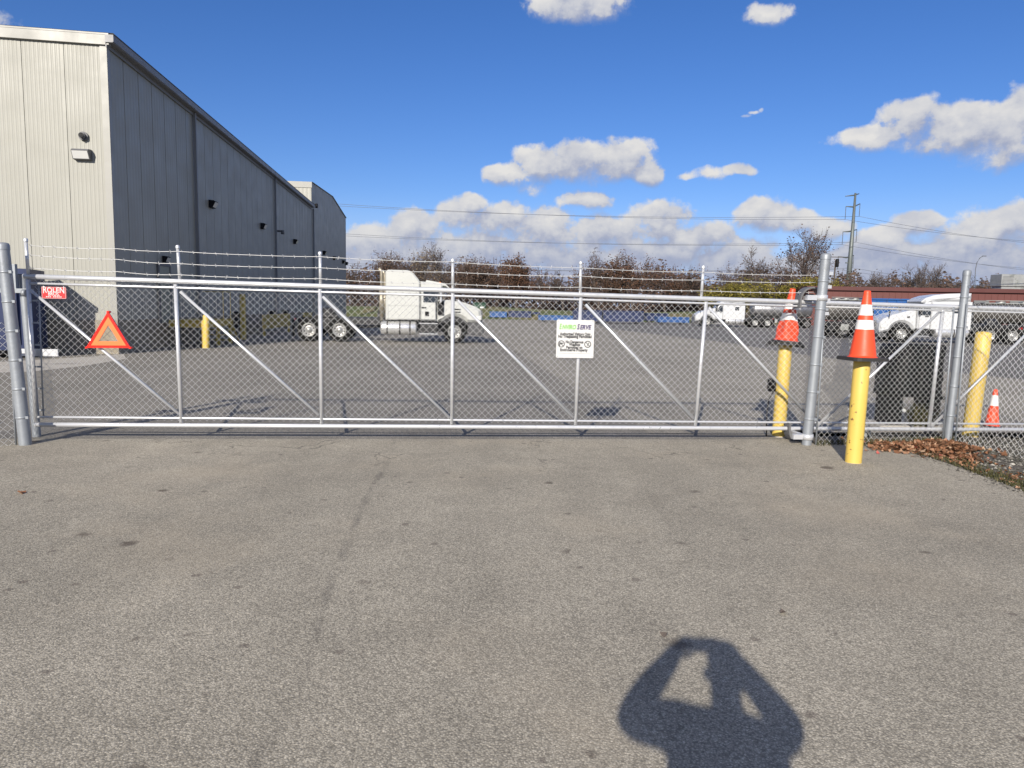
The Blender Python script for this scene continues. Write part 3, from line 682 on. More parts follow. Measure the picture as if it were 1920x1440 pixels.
    for s in (-1, 1):
        mb = MB(); mb.lathe([(.001, 0), (.22, .0), (.29, .04), (.30, .08), (.30, tx1-tx0-.08), (.29, tx1-tx0-.04), (.22, tx1-tx0), (.001, tx1-tx0)], 22, Matrix.Translation((tx0, s*.93, .64)) @ Matrix.Rotation(math.pi/2, 4, 'Y'))
        tk = mb.build('fuel_tank', M['chrome'], R)
        for x in (tx0+.3, tx0+.85, tx1-.3): mb = MB(); mb.lathe([(.306, -.03), (.309, -.025), (.309, .025), (.306, .03)], 22, Matrix.Translation((x, s*.93, .64)) @ Matrix.Rotation(math.pi/2, 4, 'Y')); mb.build('strap', M['rubber'], tk)
        mb = MB(); mb.box((-1.15, s*.93, .62), (.75, .45, .50)); st = mb.build('step_box', M['blackpaint'], R)
        for zz in (.40, .86): mb = MB(); mb.box((-1.15, s*1.14, zz), (.80, .12, .04)); mb.build('tread', M['chrome'], st)
        if not aero:
            mb = MB(); mb.tube([(-3.2, s*1.05, .95), (-3.2, s*1.05, 3.0), (-3.22, s*1.05, 3.12), (-3.32, s*1.05, 3.22)], .07, 10); ex = mb.build('exhaust_stack', M['stack'], R)
            mb = MB(); mb.tube([(-3.2, s*1.05, 1.35), (-3.2, s*1.05, 2.3)], .105, 12); mb.build('heat_shield', M['stack'], ex)
    mb = MB(); mb.box((-3.35, 0, 1.15), (.1, 1.5, .5)); mb.build('headache_rack', M['blackpaint'], R)
    if not aero:
        mb = MB()
        for k in range(3): mb.tube([(-3.05, -.2+.2*k, 2.0), (-3.3, -.2+.2*k, 1.8), (-3.6, -.2+.2*k, 1.35), (-4.2, -.1+.1*k, 1.15)], .02, 6)
        mb.build('air_hose', M['rubber'], R)
    for y in (-.7, .7): mb = MB(); mb.box((-6.95, y, .95), (.05, .3, .12), bev=.01); mb.build('tail_light', M['redlens'], R)
    return R
# white sleeper tractor on the left, nose to the right
ff = ground(852, 643.5); fr = ground(581, 640)
ff.z = 0.004; hd = math.atan2(-(fr.y-ff.y), -(fr.x-ff.x))
side = Vector((math.sin(hd), -math.cos(hd), 0))
conventional_tractor(ff - side*1.02, hd, 'cream white sleeper tractor unit without trailer, parked close to the warehouse', M['white_paint'])
# two aerodynamic tractors on the right, noses to the left
def left_tractor(fx, by, hdg, label):
    p = ground(fx, by); s = Vector((math.sin(hdg), -math.cos(hdg), 0))
    return conventional_tractor(Vector((p.x, p.y, .004)) + Vector((0, 1.0, 0)), hdg, label, M['white2'], aero=True)
T2 = left_tractor(1326, 612.5, math.pi - rad(3), 'small distant white tractor unit with tank behind, beyond the gate diagonal near the blue bins')
T3 = left_tractor(1689, 642, math.pi - rad(4), 'white tractor unit with domed roof parked behind the black gate operator')
def tank_trailer(x0, x1, by, ztop, label, col, depth=0.0):
    a = ground(x0, by); b = at(x1, by, a.y); L = b.x-a.x
    o = empty('tank_trailer', (a.x, a.y+1.2, 0), label, 'trailer', 'tank trailers behind the trucks')
    r = (ztop-1.15)/2; zc = 1.15+r
    mb = MB(); mb.lathe([(.001, 0), (r*.5, .03), (r*.85, .14), (r, .4), (r, L-.4), (r*.85, L-.14), (r*.5, L-.03), (.001, L)], 24, Matrix.Translation((0, 0, zc)) @ Matrix.Rotation(math.pi/2, 4, 'Y'))
    bd = mb.build('tank', col, o)
    mb = MB(); k = 1.0
    while k < L-.5: mb.lathe([(r+.002, -.05), (r+.05, -.03), (r+.05, .03), (r+.002, .05)], 24, Matrix.Translation((k, 0, zc)) @ Matrix.Rotation(math.pi/2, 4, 'Y')); k += 1.35
    mb.build('ring', col, bd)
    mb = MB(); mb.box((L*.5, 0, zc+r+.04), (L*.7, .5, .06)); mb.tube([(L*.15, -.3, zc+r+.2), (L*.85, -.3, zc+r+.2)], .02, 5)
    for q in (.3, .5, .7): mb.tube([(L*q, 0, zc+r), (L*q, 0, zc+r+.16)], .28, 12)
    mb.build('catwalk', M['hvac'], o)
    mb = MB(); mb.box((L*.5, 0, 1.0), (L, .9, .22)); mb.box((L*.22, -.9, .75), (1.1, .5, .55)); mb.box((L*.45, -1.0, .8), (1.5, .4, .45)); mb.tube([(L*.1, -1.15, .95), (L*.9, -1.15, .95)], .05, 6)
    for q in (.12, .16): mb.box((L*q, -.7, .55), (.12, .12, 1.0))
    mb.build('frame', M['blackpaint'], o)
    mb = MB(); mb.box((L*.34, -1.15, .72), (.55, .2, .42), bev=.02); mb.build('tool_box', M['hvac'], o)
    for q in (L-2.2, L-.9):
        for s in (-1, 1): wheel(o, q, s*1.0, .5, .5, s, M['grey_plastic'])
    return o
tank_trailer(1412, 1528, 614, 2.75, 'dull steel tank trailer right behind the distant small white tractor', M['tank'])
tank_trailer(1552, 1640, 633, 2.55, 'dark tank trailer seen between the gate post and the upright cone', mat('dark_tank', (.075, .07, .065), .5, .3, .2, 1))
tank_trailer(1826, 2050, 641, 2.45, 'dark trailer behind the domed roof tractor, cut by the right edge', mat('dark_tank_brown', (.06, .055, .05), .55, .2, .2, 1))

# ------------------------------------------------------------------ roll-off containers, parked trailers far across the lot
def rolloff(px0, px1, by, top, m, label, cat='container', group='blue containers across the lot', cover=False):
    a = ground(px0, by); b = at(px1, by, a.y); L = b.x-a.x; h = at(px0, top, a.y).z
    o = empty('roll_off_container', (a.x, a.y+1.2, 0), label, cat, group)
    mb = MB(); mb.prism([(.0, .25), (L, .25), (L, h), (.0, h)], -1.15, 1.15); mb.build('body', m, o)
    mb = MB(); n = max(3, int(L/.8))
    for k in range(n): mb.box((.15+(L-.3)*k/(n-1), -1.2, .25+(h-.35)/2), (.12, .10, h-.5))
    mb.box((L/2, -1.2, h-.06), (L+.05, .12, .14)); mb.box((L/2, -1.2, .32), (L, .12, .12)); mb.build('rib', m, o)
    mb = MB()
    for q in (.6, L-.6): mb.tube([(q, -1.15, .15), (q, -.95, .15)], .15, 10); mb.tube([(q, 1.15, .15), (q, .95, .15)], .15, 10)
    mb.build('roller', M['rubber'], o); return o
rolloff(918, 950, 598, 584, M['blue'], 'small blue container just right of the white tractor hood')
rolloff(953, 996, 598.5, 583, M['navy'], 'dark blue container second right of the white tractor hood')
rolloff(998, 1012, 599, 585, M['navy'], 'narrow dark blue container left of the bright blue one')
rolloff(1010, 1090, 604, 591, M['blue'], 'bright blue low container partly behind the white gate sign')
rolloff(1076, 1128, 605.5, 581, M['navy'], 'tall navy container just right above the white gate sign')
rolloff(1131, 1206, 606.5, 582, M['navy'], 'longest tall navy container in the middle of the blue row')
rolloff(1212, 1252, 605, 587, M['navy'], 'navy container right of the longest tall one')
rolloff(1234, 1292, 608, 594, M['blue'], 'low blue container left of the distant small white tractor')
rolloff(1620, 1700, 620, 559, M['blue'], 'blue container behind the upright cone and the domed roof tractor', group=None)
a = ground(899, 596); o = empty('storage_tank', (a.x, a.y, 0), 'dark green bin with white label beside the tractor hood', 'bin')
mb = MB(); mb.box((0, 0, 1.2), (1.9, 1.5, 2.0), bev=.08); mb.build('body', M['green'], o)
mb = MB(); mb.box((0, 0, 2.27), (2.0, 1.6, .12), bev=.03); mb.build('lid', M['green'], o)
mb = MB(); mb.box((.4, -.765, 1.5), (.6, .02, .4)); mb.build('sticker', M['sign_white'], o)
mb = MB()
for x in (-.8, .8): mb.box((x, 0, .1), (.2, 1.3, .2))
mb.build('foot', M['rubber'], o)

# ------------------------------------------------------------------ gate and fence
GL = (PR-PL).dot(gdir)
def gp(px, py, off=0.0):
    p = on_plane(px, py, G0 + gn*off, gn); return (p-G0).dot(gdir), p.z
def gw(s, z, off=0.0): p = G0 + gdir*s + gn*off; return Vector((p.x, p.y, z))
def gpt(px, py, off=0.0): return gw(*gp(px, py, off), off)
def interp(ps):
    xs = [p[0] for p in ps]; ys = [p[1] for p in ps]
    return lambda s: float(np.interp(s, xs, ys)) if xs[0] <= s <= xs[-1] else (ys[0]+(ys[-1]-ys[0])*(s-xs[0])/(xs[-1]-xs[0]))
zt1 = interp([gp(45, 518), gp(1500, 566)]); zt2 = interp([gp(50, 531), gp(1500, 574)])
zb1 = interp([gp(66, 796), gp(1500, 803.5)]); zb2 = interp([gp(85, 782), gp(1480, 792)])
def link_fabric(mb, P, s0, s1, zlo, zhi, w=.080, r=.0022):
    """zig-zag wires hooked into their neighbours; P(s, z) -> world"""
    n = int(round((s1-s0)/(w/2))); h = w/2
    tri = [(math.cos(a), math.sin(a)) for a in (math.pi/2, math.pi*7/6, math.pi*11/6)]
    e1 = (P(s0+1, 0)-P(s0, 0)).normalized(); e3 = e1.cross(wz)
    for i in range(n):
        sc = s0 + w/2*(i+.5); z = zlo(sc); top = zhi(sc); k = i; base = len(mb.v); cnt = 0
        while z <= top + h*.5:
            sg = 1 if k % 2 else -1
            p = P(sc + sg*w/4, min(z, top+.012)) + e3*(.0025*sg)
            for (a, b) in tri:
                q = p + e1*(a*r*1.35) + e3*(b*r); mb.v.append((q.x, q.y, q.z))
            if cnt:
                b0 = base + (cnt-1)*3
                for j in range(3):
                    j2 = (j+1) % 3; mb.f.append([b0+j, b0+j2, b0+3+j2, b0+3+j]); mb.m.append(0); mb.sm.append(True)
            z += h; k += 1; cnt += 1
GT = empty('sliding_gate', gw(0, 0), 'long galvanised chain link sliding gate with diagonal braces and barbed wire on top', 'gate')
sTail = 13.2
sL = gp(67, 790)[0]; sR = gp(1500, 800)[0]
mb = MB(); N = 24
pt = [gw(gp(45, 518)[0] + (sTail-gp(45, 518)[0])*i/N, 0) for i in range(N+1)]
def rail(zf, s0, s1, r, seg=12, off=0.0): return MB().tube([gw(s0+(s1-s0)*i/16, zf(s0+(s1-s0)*i/16), off) for i in range(17)], r, seg)
rail(zt1, gp(44, 518)[0], sTail, .0275, 16).build('top_rail', M['galv'], GT, True)
rail(zb1, gp(66, 796)[0], sTail, .0255, 16).build('bottom_rail', M['galv'], GT, True)
rail(zt2, sL+.02, sTail, .0130, 8).build('mesh_rail', M['galv'], GT, True)
rail(zb2, sL+.02, sTail, .0130, 8).build('mesh_rail', M['galv'], GT, True)
UPX = [((53, 535), (68, 792)), ((329, 535), (340, 790)), ((600, 545), (603, 790)), ((849, 552), (847, 790)), ((1089, 560), (1079, 792)), ((1324, 572), (1304, 794)), ((1540, 578), (1524, 796)), ((1768, 580), (1742, 800))]
ups = []
for (a, b) in UPX:
    sa = gp(*a)[0]; sb = gp(*b)[0]; ups.append((sa, sb))
    mb = MB(); mb.tube([gw(sb, zb1(sb)+.03), gw(sa, zt1(sa)-.035)], .0225, 10); mb.build('upright', M['galv'], GT, True)
sa = ups[-1][1]+2.0; ups.append((sa, sa)); mb = MB(); mb.tube([gw(sa, zb1(sa)+.03), gw(sa, zt1(sa)-.035)], .021, 10); mb.build('upright', M['galv'], GT, True)
DG = [((50, 538), (336, 776)), ((338, 547), (598, 778)), ((605, 556), (843, 783)), ((858, 563), (1075, 783)), ((1098, 571), (1300, 785)), ((1329, 577), (1512, 775)), ((1532, 799), (1764, 583)), ((1746, 800), (1925, 626))]
for (a, b) in DG:
    p = gpt(*a); q = gpt(*b)
    if a[0] > 1700: q = q + (q-p)*.25
    mb = MB(); mb.tube([p, q], .0175, 8); mb.build('brace', M['galv'], GT, True)
BT = [((48, 447), (53, 515)), ((333, 460), (337, 520)), ((600, 472), (601, 530)), ((849, 485), (849, 540)), ((1089, 490), (1088, 548)), ((1319, 498), (1315, 556))]
arms = []
for (a, b) in BT:
    sa, za = gp(*a); sb, zb = gp(*b); arms.append((sa, za, sb))
    mb = MB(); mb.tube([gw(sb, zt1(sb)+.02), gw(sa, za-.03)], .0185, 10); mb.lathe([(.023, -.035), (.023, -.01), (.018, .0), (.001, .006)], 12, Matrix.Translation(gw(sa, za))); mb.build('barb_post', M['galv'], GT, True)
ST = [[(57, 460), (220, 466), (333, 471), (600, 481), (849, 491), (1089, 502), (1319, 510), (1530, 516)],
      [(57, 478), (220, 486), (333, 494), (600, 502), (849, 510), (1089, 517.5), (1319, 525), (1530, 529.5)],
      [(57, 502), (220, 509), (333, 515), (600, 522.5), (849, 532), (1089, 538.5), (1319, 545), (1530, 548)]]
def barbed(mb, pts, seed):
    rr = random.Random(seed); out = []
    for i in range(len(pts)-1):
        for k in range(10):
            t = k/10; p = pts[i].lerp(pts[i+1], t); out.append(p - wz*(.012*4*t*(1-t) + .003*rr.random()))
    out.append(pts[-1]); mb.tube(out, .0034, 4)
    L = 0
    for i in range(len(out)-1):
        seg = (out[i+1]-out[i]); l = seg.length; q = (-L) % .125
        while q < l:
            p = out[i] + seg*(q/l); a = rr.random()*3.14
            for s in (0, 1.57):
                d = wz*math.cos(a+s) + gn*math.sin(a+s) + seg.normalized()*.3; mb.tube([p-d*.020, p+d*.020], .003, 3, cap=False)
            q += .125
        L += l
for j, row in enumerate(ST):
    mb = MB(); barbed(mb, [gpt(x, y, -.03) for (x, y) in row], j); mb.build('barbed_strand', M['wire'], GT, True)
mb = MB(); link_fabric(mb, lambda s, z: gw(s, z, .030), sL+.05, sR+.25, lambda s: zb2(s)-.035, lambda s: zt2(s)+.045); mb.build('chain_link_mesh', M['wire'], GT, True)
mb = MB(); mb.tube([gw(ups[0][1]+.07, zb2(sL)-.02, .02), gw(ups[0][0]+.10, zt2(sL)+.02, .02)], .008, 6)
for k in range(6):
    z = .35+.25*k; mb.box(gw(ups[0][1]+.04, z, .02), (.09, .012, .02), rz(math.atan2(gdir.y, gdir.x)))
mb.build('tension_bar', M['galv_dull'], GT, True)

def post(name, base, top, r, m, label, cat='post', bands=0, cap=True, group=None):
    o = empty(name, base, label, cat, group); h = (top-base).length; q = lean(Vector((0, 0, 0)), top-base)
    mb = MB(); mb.lathe([(r, -.05), (r, h-.06)], 28, q); mb.build('tube', m, o)
    if cap: mb = MB(); mb.lathe([(r*1.07, h-.075), (r*1.07, h-.03), (r*.95, h-.008), (r*.6, h), (.001, h+.003)], 28, q); mb.build('cap', m, o)
    for k in range(bands):
        z = h*(.07+.86*(k+.5)/bands); mb = MB(); mb.lathe([(r+.001, z-.012), (r+.004, z-.011), (r+.004, z+.011), (r+.001, z+.012)], 28, q)
        mb.box(q @ Vector((r*.9, -.4*r, z)), (.06, .02, .03)); mb.build('tie_band', M['galv_dull'], o)
    return o
LP = post('gate_post', PL, up_from(PL, 4, 455), .063, M['galv_dull'], 'thick galvanised leaning post at the gate end near the red plate', bands=6)
RP = post('gate_post', PR, up_from(PR, 1549, 475), .058, M['galv_dull'], 'thick tall galvanised post carrying the gate rollers next to the front bollard', bands=6)
FP = post('fence_post', P2, up_from(P2, 1814, 506), .046, M['galv_dull'], 'thinner galvanised fence post beside the pile of fallen leaves', bands=5)
# roller carriers on the big post: top and bottom
ang = math.atan2(gdir.y, gdir.x); RZ = rz(ang)
def roller(px, py, zc, lab):
    pass
sp, _ = gp(1522, 560); zc = zt1(sp)
for (pxc, zf, nm) in ((1518, zt1, 'roller_guard'), (1497, zb1, 'roller_guard')):
    sc = gp(pxc, 560 if zf is zt1 else 805)[0]; zc = zf(sc); mb = MB()
    pts = [(-.16, -.08)] + [(.16*math.cos(a), .02+.17*math.sin(a)) for a in [math.pi*(1-i/10) for i in range(11)]] + [(.16, -.08)]
    if zf is zb1: pts = [(x, -y) for (x, y) in pts][::-1]
    n = len(pts)
    for w0, w1 in ((-.075, .075),):
        vs = [gw(sc+x, zc+z, w) for w in (w0, w1) for (x, z) in pts] + [gw(sc+x*.86, zc+z*.9-.0, w) for w in (w0, w1) for (x, z) in pts]
        fs = []
        for i in range(n-1): fs += [(i, i+1, n+i+1, n+i), (2*n+i, 3*n+i, 3*n+i+1, 2*n+i+1), (i, 2*n+i, 2*n+i+1, i+1), (n+i, n+i+1, 3*n+i+1, 3*n+i)]
        mb.quadlist(vs, fs, 0, False)
    g_ = mb.build(nm, M['grey_plastic'], RP, True)
    mb = MB(); q0 = gw(sc, zc + (.06 if zf is zt1 else -.06), -.05); q1 = gw(sc, zc + (.06 if zf is zt1 else -.06), .05); mb.tube([q0, q1], .045, 14); mb.build('roller', M['black'], g_, False)
    g_.children[0].location = (-RP.location.x, -RP.location.y, -RP.location.z)
    mb = MB(); pc = Vector(PR).lerp(up_from(PR, 1549, 475), max(.05, (zc+(.04 if zf is zt1 else -.02))/up_from(PR, 1549, 475).z))
    zz = zc+(.05 if zf is zt1 else -.05)
    Q = Matrix.Translation((pc.x, pc.y, zz)); mb.lathe([(.059, -.035), (.070, -.033), (.070, .033), (.059, .035)], 24, Q)
    mb.box(Vector((pc.x, pc.y, zz)) - gdir*.13, (.12, .05, .06), RZ); mb.box(Vector((pc.x, pc.y, zz)) + gn*.16 - gdir*.05, (.06, .26, .05), RZ)
    mb.build('clamp_bracket', M['galv'], RP, True)
mb = MB(); pt_ = up_from(PR, 1549, 475)
for k in range(4):
    z = 1.62+.16*k; mb.box(Vector(PR).lerp(pt_, z/pt_.z) + gdir*.075, (.05, .05, .04), RZ)
mb.build('tie_lug', M['galv'], RP, True)

# receiver: slimmer post behind the gate end with two catches and the latch
rb = at(68, 800, G0.y+.22); rb = Vector((rb.x, rb.y, 0)); rt_ = at(42, 505, rb.y)
RC = post('receiver_post', rb, rt_, .045, M['galv_dull'], 'slim grey receiver post standing just behind the gate end by the leaning post', cap=False)
mb = MB()
for (px, py, ln) in ((30, 545, .34), ):
    p = at(px, py, rb.y-.1); mb.box(p, (.36, .05, .05), RZ); mb.box(at(26, 520, rb.y-.1), (.06, .05, .30), RZ)
p = at(42, 549, rb.y-.14); mb.tube([p, p+gdir*.04], .04, 8); mb.build('catch', M['galv_dull'], RC, True)
mb = MB(); p = at(74, 661, rb.y+.12); mb.box(p, (.42, .02, .085), RZ); p = at(45, 660, rb.y+.02); mb.box(p, (.2, .03, .02), RZ); mb.build('receiver_bar', M['galv'], RC, True)

# chain-link fences
def fence(name, p0, p1, zlo, zhi, label, railz=None, n_strands=0):
    d = Vector((p1.x-p0.x, p1.y-p0.y, 0)); L = d.length; d.normalize()
    o = empty(name, (p0.x, p0.y, 0), label, 'fence'); P = lambda s, z: Vector((p0.x, p0.y, 0)) + d*s + wz*z
    mb = MB(); link_fabric(mb, P, 0.0, L, zlo, zhi); mb.build('chain_link_mesh', M['wire'], o, True)
    for q in (.01, L-.01): mb = MB(); mb.tube([P(q, zlo(q)), P(q, zhi(q))], .011, 6); mb.build('tension_bar', M['galv_dull'], o, True)
    if railz: mb = MB(); mb.tube([P(0, railz), P(L, railz)], .004, 5); mb.build('tension_wire', M['wire'], o, True)
    return o, P
p0 = PR + gdir*.10 - gn*.02; p1 = P2 - gdir*.07 - gn*.02
FA, FPf = fence('fence', p0, p1, lambda s: .01, lambda s: 1.73, 'chain link fence panel between the thick gate post and the thinner post', 1.70)
fd = Vector((.16, -.987, 0)).normalized()
p0 = P2 + gdir*.05 - gn*.07; p1 = p0 + fd*5.2
FB, FPb = fence('fence', p0, p1, lambda s: -.02, lambda s: 1.78+.01*s, 'chain link fence running from the thinner post towards the viewer at right', 1.75)
mb = MB(); mb.tube([FPb(0, 2.0), FPb(5.2, 2.02)], .004, 5); mb.build('tension_wire', M['wire'], FB, True)
q = FPb(5.2, 0)
post('fence_post', Vector((q.x, q.y, 0)), Vector((q.x, q.y, 2.25)), .05, M['galv_dull'], 'fence post at the near end of the right fence, out of frame')
ld_ = Vector((-.62, -.78, 0)).normalized(); p0 = PL - gdir*.09; p1 = p0 + ld_*4
FC, FPc = fence('fence', p0, p1, lambda s: .0, lambda s: 1.35, 'low chain link fence at the left edge beside the latch post')
q = FPc(4, 0); post('fence_post', Vector((q.x, q.y, 0)), Vector((q.x, q.y, 2.2)), .05, M['galv_dull'], 'fence post left of the frame at the near end of the left fence')

# ------------------------------------------------------------------ signs hung on the gate
def text_geo(s, size, shear=0.0, off=0.0, width=None, align='CENTER'):
    cu = bpy.data.curves.new('lettering', 'FONT'); cu.body = s; cu.size = size; cu.shear = shear; cu.offset = off; cu.align_x = align; cu.resolution_u = 3
    o = bpy.data.objects.new('lettering', cu); C.objects.link(o); bpy.context.view_layer.update()
    dg = bpy.context.evaluated_depsgraph_get(); me = bpy.data.meshes.new_from_object(o.evaluated_get(dg))
    vs = [v.co.copy() for v in me.vertices]; fs = [list(p.vertices) for p in me.polygons]
    bpy.data.objects.remove(o); bpy.data.curves.remove(cu); bpy.data.meshes.remove(me)
    if width and vs:
        x0 = min(v.x for v in vs); x1 = max(v.x for v in vs); k = width/(x1-x0); c = (x0+x1)/2 if align == 'CENTER' else x0
        for v in vs: v.x = (v.x-c)*k if align == 'CENTER' else (v.x-x0)*k
    return vs, fs
def board_frame(px, py, off):
    s, z = gp(px, py, off); o = gw(s, z, off)
    return lambda x, y, d=0.0: o + gdir*x + wz*y - gn*d
def put_text(mb, B, vs, fs, x, y, d=.004, m=0): mb.quadlist([B(v.x+x, v.y+y, d) for v in vs], fs, m)
def slab(mb, B, x0, x1, y0, y1, d0, d1, m=0, r=.0):
    if r:
        pts = []
        for (cx, cy, a0) in ((x1-r, y1-r, 0), (x0+r, y1-r, 90), (x0+r, y0+r, 180), (x1-r, y0+r, 270)):
            for k in range(5): a = rad(a0+22.5*k); pts.append((cx+r*math.cos(a), cy+r*math.sin(a)))
    else: pts = [(x0, y0), (x1, y0), (x1, y1), (x0, y1)]
    n = len(pts); vs = [B(x, y, d1) for x, y in pts] + [B(x, y, d0) for x, y in pts]
    mb.quadlist(vs, [list(range(n)), list(range(2*n-1, n-1, -1))] + [(i, n+i, n+(i+1) % n, (i+1) % n) for i in range(n)], m)
cx, cy = 1078.5, 635.5; B = board_frame(cx, cy, -.045)
wS = (gp(1114, cy)[0]-gp(1044, cy)[0]); hS = gp(cx, 600)[1]-gp(cx, 671)[1]
SG = empty('notice_sign', B(0, -hS/2), 'square white notice sign with green and navy heading hung on the gate mesh', 'sign')
mb = MB(); slab(mb, B, -wS/2, wS/2, -hS/2, hS/2, -.003, .0, r=.012); mb.build('panel', M['sign_white'], SG, True)
u = wS/1.13                                            # sign width in the crop's hundreds of pixels
def Sx(px): return (px-797)/1120*wS
def Sy(py): return (735-py)/1140*hS
def sign_line(txt, x0, x1, yb, size, m, off=0.0, shear=0.0, name='lettering'):
    vs, fs = text_geo(txt, size, shear, off, width=Sx(x1)-Sx(x0)); mb = MB(); put_text(mb, B, vs, fs, (Sx(x0)+Sx(x1))/2, Sy(yb), .0025); return mb, m
lm = MB()
gm = MB()
for (t_, x0, x1, sz, m) in (('E', 318, 392, .094, gm), ('NVIRO', 398, 815, .078, gm), ('S', 842, 925, .094, lm), ('ERVE', 930, 1272, .078, lm)):
    vs, fs = text_geo(t_, sz*wS/.48, .22, .0032, width=Sx(x1)-Sx(x0)); put_text(m, B, vs, fs, (Sx(x0)+Sx(x1))/2, Sy(445), .0025)
gm.build('heading_green', M['ink_green'], SG, True); lm.build('heading_navy', M['ink_navy'], SG, True)
mb = MB()
for (t_, x0, x1, yb, sz) in (('Authorized Visitors Only', 335, 1255, 630, .052), ('No Trespassing Permitted', 290, 1285, 705, .052), ('No Dangerous', 515, 1045, 865, .05), ('Weapons', 615, 950, 945, .05), ('Permitted on', 535, 1020, 1028, .05), ('EnviroServe Property', 355, 1180, 1105, .05)):
    vs, fs = text_geo(t_, sz*wS/.48, 0, .0022, width=Sx(x1)-Sx(x0)); put_text(mb, B, vs, fs, (Sx(x0)+Sx(x1))/2, Sy(yb), .0025)
def ring(mb, cx_, cy_, r0, r1, d=.0025, n=28):
    vs = [B(cx_+r*math.cos(2*math.pi*k/n), cy_+r*math.sin(2*math.pi*k/n), d) for r in (r0, r1) for k in range(n)]
    mb.quadlist(vs, [(k, (k+1) % n, n+(k+1) % n, n+k) for k in range(n)])
def bar(mb, x0, y0, x1, y1, w, d=.003):
    a = Vector((x0, y0)); b = Vector((x1, y1)); n = Vector((-(b-a).y, (b-a).x)).normalized()*w/2
    mb.quadlist([B(*(a+n), d), B(*(b+n), d), B(*(b-n), d), B(*(a-n), d)], [(3, 2, 1, 0)])
rr = Sx(490)-Sx(387)
for cx_ in (Sx(387), Sx(1175)):
    cy_ = Sy(890); ring(mb, cx_, cy_, rr*.78, rr); k = rr*.62; bar(mb, cx_-k, cy_+k, cx_+k, cy_-k, rr*.2, .0032)
cx_, cy_ = Sx(387), Sy(890)                              # pistol in the left ring, knife in the right one
bar(mb, cx_-rr*.55, cy_+rr*.22, cx_+rr*.6, cy_+rr*.22, rr*.30); bar(mb, cx_-rr*.42, cy_+rr*.15, cx_-rr*.52, cy_-rr*.55, rr*.32, .0028); bar(mb, cx_-rr*.15, cy_+rr*.05, cx_-rr*.10, cy_-rr*.15, rr*.1, .0028)
cx_ = Sx(1175); bar(mb, cx_-rr*.25, cy_-rr*.55, cx_+rr*.15, cy_+rr*.05, rr*.14); bar(mb, cx_+rr*.15, cy_+rr*.05, cx_+rr*.38, cy_+rr*.5, rr*.2, .0028)
mb.build('lettering', M['ink'], SG, True)
mb = MB(); x = 305
rr_ = random.Random(3)
while x < 1235:
    l = rr_.uniform(12, 34); slab(mb, B, Sx(x), Sx(x+l), Sy(1178), Sy(1168), .0015, .0025); x += l+rr_.uniform(5, 11)
mb.build('small_print', M['ink_grey'], SG, True)
mb = MB()
for (sx, sy) in ((-.46, .46), (.46, .46), (-.46, -.46), (.46, -.46)): p = B(sx*wS, sy*hS, .0); mb.tube([p + gn*.05, p - gn*.004], .006, 8)
mb.build('bolt', M['galv_dull'], SG, True)
# red maker's plate
cx, cy = 101, 549; B = board_frame(cx, cy, -.04); wR = gp(124, cy)[0]-gp(78, cy)[0]; hR = gp(cx, 538)[1]-gp(cx, 560)[1]
RS = empty('name_plate', B(0, -hR/2), 'small red fence maker plate with white lettering near the left gate end', 'sign')
mb = MB(); slab(mb, B, -wR/2, wR/2, -hR/2, hR/2, -.002, 0, r=.012); mb.build('panel', M['red'], RS, True)
mb = MB()
slab(mb, B, -wR*.485, wR*.485, hR*.455, hR*.475, .0005, .002); slab(mb, B, -wR*.485, wR*.485, -hR*.475, -hR*.455, .0005, .002); slab(mb, B, -wR*.485, -wR*.475, -hR*.455, hR*.455, .0005, .002); slab(mb, B, wR*.475, wR*.485, -hR*.455, hR*.455, .0005, .002)
vs, fs = text_geo('ROLEN', .15*hR/.2, 0, .0015, width=wR*.86)
for v in vs: v.y *= (.75+.55*abs(v.x/(wR*.43))**1.6)
ym = 0
put_text(mb, B, [Vector((v.x, .06*hR+v.y*.9-.10*hR*abs(v.x/(wR*.43))**1.6)) for v in vs], fs, 0, 0, .002)
vs, fs = text_geo('BROS.', .095*hR/.2, 0, .001, width=wR*.46); put_text(mb, B, vs, fs, 0, -.24*hR, .002)
for k in range(9):
    if k not in (3,): slab(mb, B, -wR*.32+k*wR*.072, -wR*.27+k*wR*.072, -hR*.385, -hR*.30, .0005, .002)
mb.build('lettering', M['sign_white'], RS, True)
# warning triangle
B = board_frame(203.5, 650, -.06)
T0 = [gp(203, 585), gp(163.5, 651), gp(244, 652)]; o0 = gp(203.5, 650, -.06)
TR = empty('warning_triangle', B(0, 0), 'red and orange reflective warning triangle hung low on the gate mesh', 'warning triangle')
tri = [(gp(x, y, -.06)[0]-o0[0], gp(x, y, -.06)[1]-o0[1]) for (x, y) in ((203, 584), (162, 652), (245.5, 652.5))]
def inset(t, k):
    c = (sum(p[0] for p in t)/3, sum(p[1] for p in t)/3); return [(c[0]+(p[0]-c[0])*k, c[1]+(p[1]-c[1])*k) for p in t]
def tri_band(mb, ta, tb, d0, d1):
    vs = [B(x, y, d) for d in (d1, d0) for t in (ta, tb) for (x, y) in t]
    for i in range(3):
        j = (i+1) % 3; mb.quadlist([vs[i], vs[j], vs[3+j], vs[3+i], vs[6+i], vs[6+j], vs[9+j], vs[9+i]], [(0, 1, 2, 3), (7, 6, 5, 4), (0, 4, 5, 1), (2, 6, 7, 3)])
mb = MB(); tri_band(mb, tri, inset(tri, .80), -.012, .012); tr_o = mb.build('reflector', M['tri_red'], TR, True)
mb = MB(); tri_band(mb, inset(tri, .798), inset(tri, .45), -.006, .007); mb.build('fluorescent_band', M['tri_orange'], TR, True)
mb = MB()
for k in range(3):
    p = B(*inset(tri, .98)[k], 0); mb.tube([p-gn*.02, p+gn*.05], .012, 8)
mb.build('clip', M['tri_red'], TR, True)

